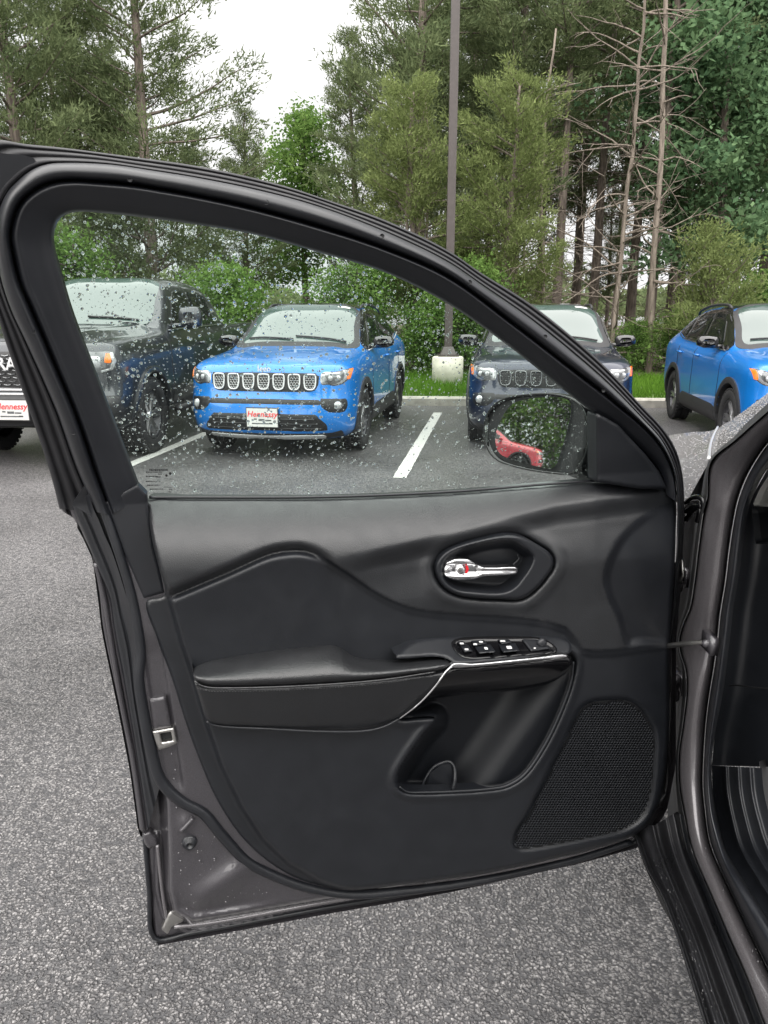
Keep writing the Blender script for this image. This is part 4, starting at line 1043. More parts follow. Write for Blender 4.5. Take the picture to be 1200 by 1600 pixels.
class Car:
    """body lofted from half-sections; detail panels are laid on it by projection"""
    def __init__(s, st, nose, noseshift, tail, L, xs, wells, n_seg=6):
        X = np.array([a for a, _ in st]); Y = np.array([b for _, b in st], float)
        xq = np.array(xs); sec = pchip(xq, X, Y); rows = []
        for x, p in zip(xq, sec):
            q = np.vstack([spline(p[i:i + 2], 2)[:0] for i in range(0)]) if 0 else None
            fine = spline(p, n_seg * (len(p) - 1) + 1, alpha=.5)
            k = np.interp(x, [a for a, _ in nose], [b for _, b in nose]) * np.interp(L - x, [a for a, _ in tail], [b for _, b in tail])
            y = fine[:, 0] * k; z = fine[:, 1]
            sh = np.interp(z, [a for a, _ in noseshift], [b for _, b in noseshift]) * np.clip(1 - x / .7, 0, 1) ** 1.5
            rows.append(np.stack([x + sh, y, z], 1))
        R_ = np.array(rows); nx, ns = R_.shape[:2]
        full = np.concatenate([R_ * [1, -1, 1], R_[:, ::-1][:, 1:]], 1)   # bottom centre, right side, roof, left side
        nf = full.shape[1]; V = full.reshape(-1, 3)
        Fs = [(i * nf + j, (i + 1) * nf + j, (i + 1) * nf + (j + 1), i * nf + j + 1) for i in range(nx - 1) for j in range(nf - 1)]
        cap = [(0, j + 1, j) for j in range(1, nf - 2)]
        h = nf // 2
        capf = []
        for j in range(h): 
            a, b, c, d_ = j, j + 1, nf - 2 - j, nf - 1 - j
            capf.append((a, b, c, d_) if b != c else (a, b, d_))
        o = (nx - 1) * nf
        capb = [tuple(o + i for i in f[::-1]) for f in capf]
        s.V, s.F = V, Fs + capf + capb
        s.bvh = BVHTree.FromPolygons([tuple(v) for v in V], [list(map(int, f)) for f in s.F])
        cen = np.array([V[list(f)].mean(0) for f in s.F]); keep = np.ones(len(s.F), bool)
        for (wx, wz, wr) in wells:
            keep &= ~((np.hypot(cen[:, 0] - wx, cen[:, 2] - wz) < wr) & (np.abs(cen[:, 1]) > .55))
        s.Fk = [f for f, k in zip(s.F, keep) if k]
        s.proj = {}
    def project(s, P, axis, sgn=1):
        out = np.zeros((len(P), 3)); nrm = np.zeros((len(P), 3)); ok = np.zeros(len(P), bool)
        for i, (a, b) in enumerate(P):
            if axis == 'front': o, d_ = (-3, a, b), (1, 0, 0)
            elif axis == 'rear': o, d_ = (12, a, b), (-1, 0, 0)
            elif axis == 'top': o, d_ = (a, b, 6), (0, 0, -1)
            else: o, d_ = (a, 4 * sgn, b), (0, -sgn, 0)
            hit = s.bvh.ray_cast(Vector(o), Vector(d_))
            if hit[0] is not None:
                n = hit[1]
                if n.dot(Vector(d_)) > 0: n = -n
                out[i] = hit[0]; nrm[i] = n; ok[i] = True
        if not ok.all():
            good = np.nonzero(ok)[0]
            for i in np.nonzero(~ok)[0]:
                j = good[np.argmin(((P[good] - P[i]) ** 2).sum(1))]; out[i] = out[j]; nrm[i] = nrm[j]
                if axis in ('front', 'rear'): out[i][1:] = P[i]
                elif axis == 'top': out[i][:2] = P[i]
                else: out[i][0], out[i][2] = P[i]
        return out, nrm
    def panel(s, name, poly, axis, m, parent, off=.004, step=.03, sgn=1, r=.012, rd=.004, back=.02, holes=(), sm=0, dfun=None, mirror=False, fit=0):
        if sm: poly = spline(poly, sm, closed=True)
        P, Fs, sd = grid_patch(poly, step, holes)
        V, N = s.project(P, axis, sgn)
        if fit:                                    # even out loft facets: polynomial surface through the hits
            c_, k_ = P.mean(0), np.ptp(P, axis=0).max() / 2; q_ = (P - c_) / k_
            B_ = np.stack([q_[:, 0] ** i * q_[:, 1] ** j for i in range(fit + 1) for j in range(fit + 1 - i)], 1)
            ax = {'front': 0, 'rear': 0, 'side': 1, 'top': 2}[axis]
            V[:, ax] = B_ @ np.linalg.lstsq(B_, V[:, ax], rcond=None)[0]
            N = B_[:, :] @ np.linalg.lstsq(B_, N, rcond=None)[0]; N /= np.linalg.norm(N, axis=1, keepdims=True)
        dd = off - rd * (1 - np.sqrt(np.clip(1 - (1 - np.clip(sd / r, 0, 1)) ** 2, 0, 1))) if r else np.full(len(P), off)
        if dfun is not None: dd = dd + dfun(P, sd)
        # smooth normals a little so panels stay even
        V2 = V + N * dd[:, None]
        if back: V3, F3 = skirted(V2, Fs, lambda ids: V2[ids] - N[ids] * back)
        else: V3, F3 = V2, Fs
        o = mk(name, V3, F3, m, parent)
        if mirror: mk(name, V3 * [1, -1, 1], F3, m, parent)
        return o

def wheel_meshes(rad, w, rimr, spokes, dark):
    t = MB(); hw = w / 2
    prof = [(rimr, -hw * .80), (rimr + .012, -hw * .96), (rad * .90, -hw), (rad * .965, -hw * .86), (rad, -hw * .62), (rad, -.012), (rad - .008, -.008), (rad - .008, .008), (rad, .012), (rad, hw * .62), (rad * .965, hw * .86), (rad * .90, hw), (rimr + .012, hw * .96), (rimr, hw * .80)]
    t.lathe(prof, 40, 'y')
    for k in range(40):                               # tread blocks
        a = 2 * math.pi * (k + .5) / 40; Mx = np.array([[math.cos(a), 0, -math.sin(a)], [0, 1, 0], [math.sin(a), 0, math.cos(a)]])
        for yy in (-hw * .72, hw * .72):
            t.box((rad * .985 * math.cos(a), yy, rad * .985 * math.sin(a)), (.009, hw * .2, .017), Mx)
    r = MB()
    r.lathe([(rimr, hw * .80), (rimr - .010, hw * .86), (rimr - .022, hw * .70), (rimr - .03, -.02), (.0, -.02)], 40, 'y')
    s = MB()
    for k in range(spokes):
        a0 = 2 * math.pi * k / spokes
        for da in (-.16, .16):
            a = a0 + da
            A = np.array([math.cos(a0) * .045, hw * .62, math.sin(a0) * .045]); B = np.array([math.cos(a) * (rimr - .012), hw * .72, math.sin(a) * (rimr - .012)])
            t_ = (B - A) / np.linalg.norm(B - A); n_ = np.array([-t_[2], 0, t_[0]]); n_ /= np.linalg.norm(n_)
            w0, w1 = .022, .017; dpt = np.array([0, .03, 0])
            V = [A - n_ * w0 - dpt, A + n_ * w0 - dpt, A + n_ * w0 * .7, A - n_ * w0 * .7, B - n_ * w1 - dpt, B + n_ * w1 - dpt, B + n_ * w1 * .7, B - n_ * w1 * .7]
            s.add(V, [(0, 1, 2, 3), (4, 7, 6, 5), (3, 2, 6, 7), (0, 4, 5, 1), (1, 5, 6, 2), (0, 3, 7, 4)])
    s.lathe([(.0, hw * .74), (.03, hw * .73), (.045, hw * .66), (.06, hw * .5), (.06, 0)], 18, 'y')
    return [mesh_np(n, np.concatenate(b.V), b.F, sm) for n, b, sm in (('tyre', t, True), ('rim', r, True), ('spokes', s, False))]

def add_wheels(root, spec, pos, mats):
    tm, rm, sm = spec
    for me, m in zip(spec, mats): me.materials.append(m)
    for (x, y, z) in pos:
        w = obj('wheel', tm, None, root); w.location = (x, y, z)
        if y < 0: w.rotation_euler = (0, 0, math.pi)
        a = obj('rim', rm, None, w); b = obj('spokes', sm, None, w)

def text_mesh(body, size, ext=.002, shear=.0, name='lettering'):
    c = bpy.data.curves.new(name, 'FONT'); c.body = body; c.size = size; c.extrude = ext; c.shear = shear; c.align_x = 'CENTER'; c.align_y = 'CENTER'; c.resolution_u = 2
    c.offset = size * .012
    o = bpy.data.objects.new(name, c); COL.objects.link(o); bpy.context.view_layer.update()
    me = bpy.data.meshes.new_from_object(o.evaluated_get(bpy.context.evaluated_depsgraph_get()))
    bpy.data.objects.remove(o); bpy.data.curves.remove(c)
    return me
FACING = Matrix(((0, 0, -1), (-1, 0, 0), (0, 1, 0))).to_euler()   # text lies in a plane facing local -x, reads from the front

def plate_on(car, root, x, z, w, h):
    pm = MB(); pm.box((0, 0, 0), (.008, w / 2 + .008, h / 2 + .008)); p = pm.build('plate_holder', M['black_clad'], root); p.location = (x, 0, z)
    pf = MB(); pf.box((-.010, 0, 0), (.004, w / 2, h / 2)); pl = pf.build('licence_plate', M['plate'], root); pl.location = (x, 0, z)
    tx = obj('lettering', text_mesh('Hennessy', h * .44, .001, .25), M['red'], pl); tx.rotation_euler = FACING; tx.location = (-.0155, 0, h * .18)
    dm = MB()
    for (yy, zz, a, b) in [(.22, -.08, .05, .035), (.02, -.12, .10, .06), (-.20, -.14, .10, .035), (.0, -.32, .34, .03), (-.28, -.30, .06, .03)]:
        dm.box((-.0145, yy * w, zz * h), (.0012, a * w, b * h))
    dm.build('plate_print', M['lamp_dark'], pl)

def rr(cx, cz, w, h, r=.25):                     # rounded rectangle outline
    k = min(w, h) * r; x0, x1, z0, z1 = cx - w / 2, cx + w / 2, cz - h / 2, cz + h / 2
    pts = []
    for (ax, az, a0) in ((x1 - k, z1 - k, 0), (x0 + k, z1 - k, 90), (x0 + k, z0 + k, 180), (x1 - k, z0 + k, 270)):
        for t in (0, 22.5, 45, 67.5, 90): pts.append((ax + k * math.cos(R(a0 + t)), az + k * math.sin(R(a0 + t))))
    return pts
def flip(poly): return [(-a, b) for a, b in poly][::-1]

# ---- compact SUV
def build_suv():
    lo = [(0, .24), (.70, .235), (.885, .30)]
    st = [
        (0.00, [(0, .24), (.62, .24), (.80, .30), (.88, .46), (.90, .72), (.885, .90), (.80, .955), (.52, .985), (.26, .995), (0, 1.0)]),
        (0.12, [(0, .22), (.66, .22), (.84, .29), (.90, .46), (.905, .72), (.89, .92), (.81, .985), (.52, 1.012), (.26, 1.024), (0, 1.03)]),
        (0.40, [(0, .20), (.72, .20), (.87, .28), (.91, .46), (.912, .72), (.895, .94), (.82, 1.015), (.55, 1.045), (.28, 1.057), (0, 1.063)]),
        (0.90, [(0, .20), (.74, .20), (.88, .28), (.912, .46), (.915, .74), (.90, .965), (.825, 1.05), (.58, 1.085), (.30, 1.10), (0, 1.106)]),
        (1.20, [(0, .20), (.74, .20), (.88, .28), (.912, .46), (.915, .75), (.90, .98), (.825, 1.075), (.72, 1.105), (.40, 1.13), (0, 1.14)]),
        (1.34, [(0, .20), (.74, .20), (.88, .28), (.912, .46), (.915, .75), (.90, .99), (.825, 1.085), (.735, 1.16), (.48, 1.215), (0, 1.23)]),
        (2.05, [(0, .20), (.74, .20), (.88, .28), (.91, .46), (.913, .76), (.90, 1.01), (.825, 1.10), (.655, 1.51), (.50, 1.59), (0, 1.615)]),
        (2.50, [(0, .20), (.74, .20), (.88, .28), (.91, .46), (.913, .77), (.90, 1.03), (.825, 1.12), (.65, 1.53), (.50, 1.61), (0, 1.64)]),
        (3.30, [(0, .20), (.74, .20), (.88, .28), (.91, .46), (.915, .78), (.905, 1.06), (.825, 1.15), (.635, 1.50), (.48, 1.585), (0, 1.61)]),
        (3.80, [(0, .22), (.74, .22), (.87, .30), (.91, .46), (.915, .79), (.90, 1.08), (.82, 1.19), (.61, 1.44), (.46, 1.53), (0, 1.555)]),
        (4.10, [(0, .26), (.72, .26), (.85, .34), (.90, .50), (.905, .80), (.89, 1.06), (.81, 1.17), (.63, 1.30), (.46, 1.39), (0, 1.42)]),
        (4.32, [(0, .30), (.66, .30), (.80, .38), (.88, .52), (.89, .80), (.87, 1.02), (.79, 1.09), (.64, 1.12), (.46, 1.15), (0, 1.17)]),
        (4.42, [(0, .34), (.62, .34), (.76, .40), (.84, .54), (.86, .80), (.84, .98), (.76, 1.04), (.62, 1.06), (.44, 1.075), (0, 1.08)]),
    ]
    nose = [(0, .30), (.012, .50), (.035, .66), (.07, .78), (.12, .87), (.20, .945), (.32, .985), (.5, 1.0)]
    tail = [(0, .55), (.02, .72), (.06, .85), (.14, .94), (.3, 1.0)]
    shift = [(.20, .10), (.30, -.02), (.45, -.055), (.60, -.04), (.70, .0), (.82, .02), (.92, .03), (.97, .06), (1.03, .11)]
    xs = np.unique(np.concatenate([[0, .006, .012, .022, .035, .05, .07, .095, .12, .16, .20, .26, .32], np.arange(.38, 4.2, .045), [4.2, 4.25, 4.29, 4.33, 4.36, 4.385, 4.40, 4.41, 4.42]]))
    WX, WZ, WR = (.86, 3.50), .35, .42
    c = Car(st, nose, shift, tail, 4.42, xs, [(WX[0], WZ, WR), (WX[1], WZ, WR)])
    root = empty('parked_suv')
    body = mk('body', c.V, c.Fk, M['blue'], root)
    # bonnet skin with a real shut line
    c.panel('bonnet', [(.10, -.40), (.07, 0), (.10, .40), (.17, .60), (.30, .70), (.7, .735), (1.15, .755), (1.19, .66), (1.20, 0), (1.19, -.66), (1.15, -.755), (.7, -.735), (.30, -.70), (.17, -.60)], 'top', M['blue'], root, .006, .045, r=.03, rd=.008, back=.012, sm=70,
            dfun=lambda P, sd: .008 * np.exp(-((np.abs(P[:, 1]) - .47) / .07) ** 2) * smooth01(P[:, 0] / .5))
    # windscreen, roof, side glass
    WS = [(1.30, -.66), (1.27, -.3), (1.265, 0), (1.27, .3), (1.30, .66), (1.60, .63), (1.96, .565), (2.01, .30), (2.02, 0), (2.01, -.30), (1.96, -.565), (1.60, -.63)]
    scr_sur = [(1.24, -.735), (1.185, 0), (1.24, .735), (1.60, .70), (2.04, .625), (2.10, 0), (2.04, -.625), (1.60, -.70)]
    c.panel('windscreen_surround', scr_sur, 'top', M['black_clad'], root, .006, .04, r=.01, rd=.003, sm=60, fit=5)
    c.panel('windscreen', WS, 'top', M['windscreen'], root, .010, .035, r=.012, rd=.004, sm=60, fit=5)
    c.panel('roof', [(2.05, -.60), (2.05, .60), (2.6, .615), (3.5, .585), (4.0, .56), (4.02, 0), (4.0, -.56), (3.5, -.585), (2.6, -.615)], 'top', M['black_gloss'], root, .006, .06, r=.03, rd=.006, sm=50)
    for sg in (1, -1):
        c.panel('roof_rail_base', [(2.1, 1.535), (2.6, 1.565), (3.3, 1.54), (3.9, 1.455), (3.88, 1.49), (3.3, 1.575), (2.6, 1.60), (2.12, 1.57)], 'side', M['black_gloss'], root, .004, .03, sg, r=0)
        pts = spline([(2.15, .60 * sg, 1.565), (2.25, .60 * sg, 1.60), (2.7, .60 * sg, 1.618), (3.3, .585 * sg, 1.588), (3.75, .56 * sg, 1.53), (3.85, .55 * sg, 1.49)], 30)
        b = MB(); b.tube(pts, .018, 6); b.build('roof_rail', M['black_clad'], root, True)
        # greenhouse
        c.panel('window_surround', [(1.27, 1.085), (1.60, 1.09), (2.5, 1.125), (3.35, 1.155), (3.80, 1.24), (3.72, 1.36), (3.42, 1.49), (2.9, 1.545), (2.35, 1.56), (2.03, 1.545), (1.76, 1.42), (1.46, 1.22)], 'side', M['black_gloss'], root, .012, .04, sg, r=.01, rd=.003, fit=5)
        for poly in ([(1.60, 1.125), (2.46, 1.155), (2.46, 1.505), (2.10, 1.49), (1.90, 1.40)], [(2.54, 1.158), (3.32, 1.185), (3.28, 1.46), (2.54, 1.505)], [(3.40, 1.195), (3.72, 1.26), (3.62, 1.36), (3.37, 1.445)]):
            c.panel('side_window', poly, 'side', M['side_glass'], root, .020, .035, sg, r=.012, rd=.004, fit=3)
        b = MB(); b.tube(spline([(x, sg * (.846 - .02 * (x > 3.6)), z) for x, z in [(1.40, 1.087), (2.0, 1.108), (2.8, 1.135), (3.4, 1.165), (3.78, 1.245)]], 24), .007, 5); b.build('window_trim', M['silver'], root, True)
        # cladding: arches and sills
        for wx in WX:
            A = np.linspace(R(-26), R(206), 28)
            ring = [(wx + .475 * math.cos(a), WZ + .475 * math.sin(a)) for a in A] + [(wx + .405 * math.cos(a), WZ + .405 * math.sin(a)) for a in A[::-1]]
            c.panel('arch_cladding', ring, 'side', M['black_clad'], root, .022, .022, sg, r=.02, rd=.008, back=.06)
            b = MB(); A2 = np.linspace(R(-20), R(200), 20); V = []
            for a in A2:
                for yy in (.90, .55): V.append((wx + .42 * math.cos(a), sg * yy, WZ + .42 * math.sin(a)))
            b.add(V, [(2 * i, 2 * i + 1, 2 * i + 3, 2 * i + 2) for i in range(19)])
            b.add([(wx - .42, sg * .56, .18), (wx + .42, sg * .56, .18), (wx + .42, sg * .56, .80), (wx - .42, sg * .56, .80)], [(0, 1, 2, 3)]); b.build('wheel_well', M['dark'], root, True)
        c.panel('sill_cladding', [(1.30, .25), (3.06, .25), (3.04, .42), (2.9, .47), (1.5, .455), (1.32, .42)], 'side', M['black_clad'], root, .018, .03, sg, r=.03, rd=.012, back=.04)
        for x in (1.30, 2.50, 3.32):           # door shut lines
            b = MB(); pr, nn = c.project(np.array([(x + .03 * math.sin(z * 3), z) for z in np.linspace(.46, 1.07, 16)]), 'side', sg); b.tube(pr + nn * .001, .004, 5); b.build('shut_line', M['dark'], root, True)
        for x in (2.34, 3.20):
            p, n_ = c.project(np.array([(x, .985)]), 'side', sg); b = MB()
            b.tube(spline([p[0] + [-.09, 0, 0], p[0] + [-.07, sg * .03, .004], p[0] + [.07, sg * .03, .006], p[0] + [.09, 0, .002]], 14), .013, 6); b.build('door_handle', M['blue'], root, True)
        # mirror
        q = MB(); rows = []
        for (dx, s_) in [(-.07, .55), (-.055, .85), (-.02, 1.0), (.03, 1.0), (.055, .94), (.06, .1)]:
            rows += [(1.66 + dx, sg * (.985 + .125 * y_ * s_), 1.175 + .075 * z_ * s_) for (y_, z_) in [(-1, -.8), (-.5, -1), (.4, -.9), (.95, -.5), (1, .3), (.75, .9), (0, 1), (-.8, .85), (-1, .4)]]
        q.add(rows, [(i * 9 + j, i * 9 + (j + 1) % 9, (i + 1) * 9 + (j + 1) % 9, (i + 1) * 9 + j) for i in range(5) for j in range(9)])
        q.box((1.655, sg * .86, 1.125), (.035, .05, .02)); q.build('wing_mirror', M['black_gloss'], root, True)
        # lamps
        HL = [(.605, .80), (.605, .915), (.74, .93), (.88, .955), (.875, .90), (.855, .845), (.80, .80), (.72, .785), (.67, .80)]
        HL = HL if sg > 0 else flip(HL)
        c.panel('headlight', HL, 'front', M['lamp'], root, .006, .02, r=.012, rd=.006, sm=40)
        c.panel('headlight_bezel', HL, 'front', M['black_gloss'], root, .003, .02, r=0, sm=0)
        IL = [(.635, .815), (.635, .895), (.74, .912), (.82, .925), (.82, .86), (.77, .815), (.70, .802)]
        c.panel('headlight_lens', IL if sg > 0 else flip(IL), 'front', M['lamp_dark'], root, .009, .02, r=.012, rd=.004, sm=36)
        for yy in (.69, .765):
            p, n_ = c.project(np.array([(yy * sg, .862)]), 'front'); b = MB(); b.lathe([(0, -.016), (.018, -.015), (.028, -.012), (.031, .01)], 16, 'x', p[0]); b.build('headlight_projector', M['lamp'], root, True)
        AM = [(.838, .845), (.866, .85), (.88, .95), (.85, .945)]; c.panel('indicator', AM if sg > 0 else flip(AM), 'front', M['amber'], root, .012, .012, r=.006, rd=.003)
        FP = [(.60, .665), (.84, .66), (.865, .60), (.84, .52), (.80, .505), (.69, .515), (.64, .545), (.58, .60)]
        c.panel('fog_surround', FP if sg > 0 else flip(FP), 'front', M['mesh_black'], root, .005, .022, r=.015, rd=.006)
        p, n_ = c.project(np.array([(.765 * sg, .585)]), 'front'); b = MB(); b.lathe([(0, -.022), (.022, -.022), (.036, -.018), (.046, -.006), (.048, .03)], 18, 'x', p[0]); b.build('fog_lamp', M['lamp'], root, True)
    # face: upper grille with seven slots
    GR = [(-.585, .915), (0, .92), (.585, .915), (.575, .80), (.545, .745), (.50, .728), (0, .722), (-.50, .728), (-.545, .745), (-.575, .80)]
    c.panel('grille', GR, 'front', M['mesh_black'], root, .006, .03, r=.012, rd=.006)
    for k in range(7):
        cy = (k - 3) * .163; top, bot = .903, .745
        dx = .0
        outl = [(cy - .060, top - .006), (cy - .048, top), (cy + .048, top), (cy + .060, top - .006), (cy + .062, .80), (cy + .052, bot + .018), (cy + .034, bot), (cy - .034, bot), (cy - .052, bot + .018), (cy - .062, .80)]
        inn = [(cy + (a - cy) * .78, .824 + (b - .824) * .84) for a, b in outl]
        ol = spline([(cy + (a - cy) * .9, .824 + (b_ - .824) * .92) for a, b_ in outl], 36, closed=True); pr, nn = c.project(np.vstack([ol, ol[:1]]), 'front')
        b = MB(); b.tube(pr + nn * .016, .0085, 6, False); b.build('grille_slot', M['silver'], root, True)
        b = MB(); bars = []
        for j in range(6):
            z = bot + .022 + j * .0245; n_ = 7
            ys = np.linspace(cy - .045, cy + .045, n_); zz = z + .007 * np.where(np.arange(n_) % 2 == 0, 1, -1) * (1 if j % 2 else -1)
            pr, nn = c.project(np.stack([ys, zz], 1), 'front'); b.tube(pr + nn * .010, .0032, 4)
        b.build('slot_mesh', M['silver'], root)
    up = [(-.60, .655), (0, .662), (.60, .655), (.66, .60), (.60, .575), (0, .592), (-.60, .575), (-.66, .60)]
    c.panel('upper_intake', up, 'front', M['mesh_black'], root, .004, .025, r=.012, rd=.006)
    lowi = [(-.56, .505), (0, .515), (.56, .505), (.66, .40), (.685, .315), (0, .30), (-.685, .315), (-.66, .40)]
    c.panel('lower_intake', lowi, 'front', M['mesh_black'], root, .004, .025, r=.012, rd=.006)
    for j in range(3):
        z = .35 + j * .05; ys = np.linspace(-.60 + .03 * j, .60 - .03 * j, 30); pr, nn = c.project(np.stack([ys, 0 * ys + z], 1), 'front'); b = MB(); b.tube(pr + nn * .006, .006, 4); b.build('intake_bar', M['black_clad'], root)
    val = [(-.80, .325), (-.70, .30), (0, .288), (.70, .30), (.80, .325), (.80, .25), (.55, .215), (0, .21), (-.55, .215), (-.80, .25)]
    c.panel('lower_valance', val, 'front', M['black_clad'], root, .012, .025, r=.02, rd=.01)
    sk = [(-.64, .285), (0, .272), (.64, .285), (.62, .238), (0, .225), (-.62, .238)]
    c.panel('skid_strip', sk, 'front', M['silver'], root, .022, .02, r=.012, rd=.008)
    plate_on(c, root, -.075, .465, .33, .19)
    me = text_mesh('Jeep', .085, .003); t = obj('bonnet_badge', me, M['plate'], root); p, n_ = c.project(np.array([(0., .955)]), 'front'); t.location = tuple(p[0] + [-.012, 0, 0]); t.rotation_euler = FACING; t.rotation_euler.y += 0
    for (y0, y1) in ((-.60, .02), (.04, .60)):   # wipers
        P, n_ = c.project(np.stack([np.linspace(1.30, 1.345, 12), np.linspace(y0, y1, 12)], 1), 'top'); b = MB(); b.tube(P + n_ * .022, .010, 5); b.build('wiper', M['black_clad'], root, True)
    c.panel('windscreen_sticker', rr(1.93, -.44, .05, .16, .3), 'top', M['plate'], root, .0105, .02, r=0, back=0)
    ws = wheel_meshes(.345, .22, .225, 5, True)
    add_wheels(root, ws, [(WX[0], .80, WZ), (WX[0], -.80, WZ), (WX[1], .80, WZ), (WX[1], -.80, WZ)], (M['tyre'], M['rim_dark'], M['rim']))
    return root

def copy_tree(o, parent=None, swap=None):
    c = o.copy(); COL.objects.link(c); c.parent = parent
    if swap and c.type == 'MESH':
        for i, sl in enumerate(o.material_slots):
            m = swap.get(sl.material.name)
            if m is not None: c.material_slots[i].link = 'OBJECT'; c.material_slots[i].material = m
    for ch in o.children: copy_tree(ch, c, swap)
    return c

def park(root, x, y, az): root.location = (x, y, 0); root.rotation_euler = (0, 0, R(90) - az)

suv = build_suv()
GRP = 'vehicles parked nose out along the kerb'
tag(suv, 'bright blue SUV with chrome grille slots, seen whole through the wet door window', 'suv', GRP)
park(suv, -1.25, 7.80, STALL)
suv2 = copy_tree(suv, None, {M['blue'].name: M['navy'], M['silver'].name: M['lamp_dark']})
tag(suv2, 'dark navy SUV behind the door mirror, half covered by the window frame', 'suv', GRP)
park(suv2, 1.81, 8.15, R(9.0))
suv3 = copy_tree(suv, None, {M['silver'].name: M['lamp_dark']})
tag(suv3, 'bright blue SUV with black roof at the edge, above the wet fender', 'suv', GRP)
park(suv3, 4.66, 7.45, R(7.8))

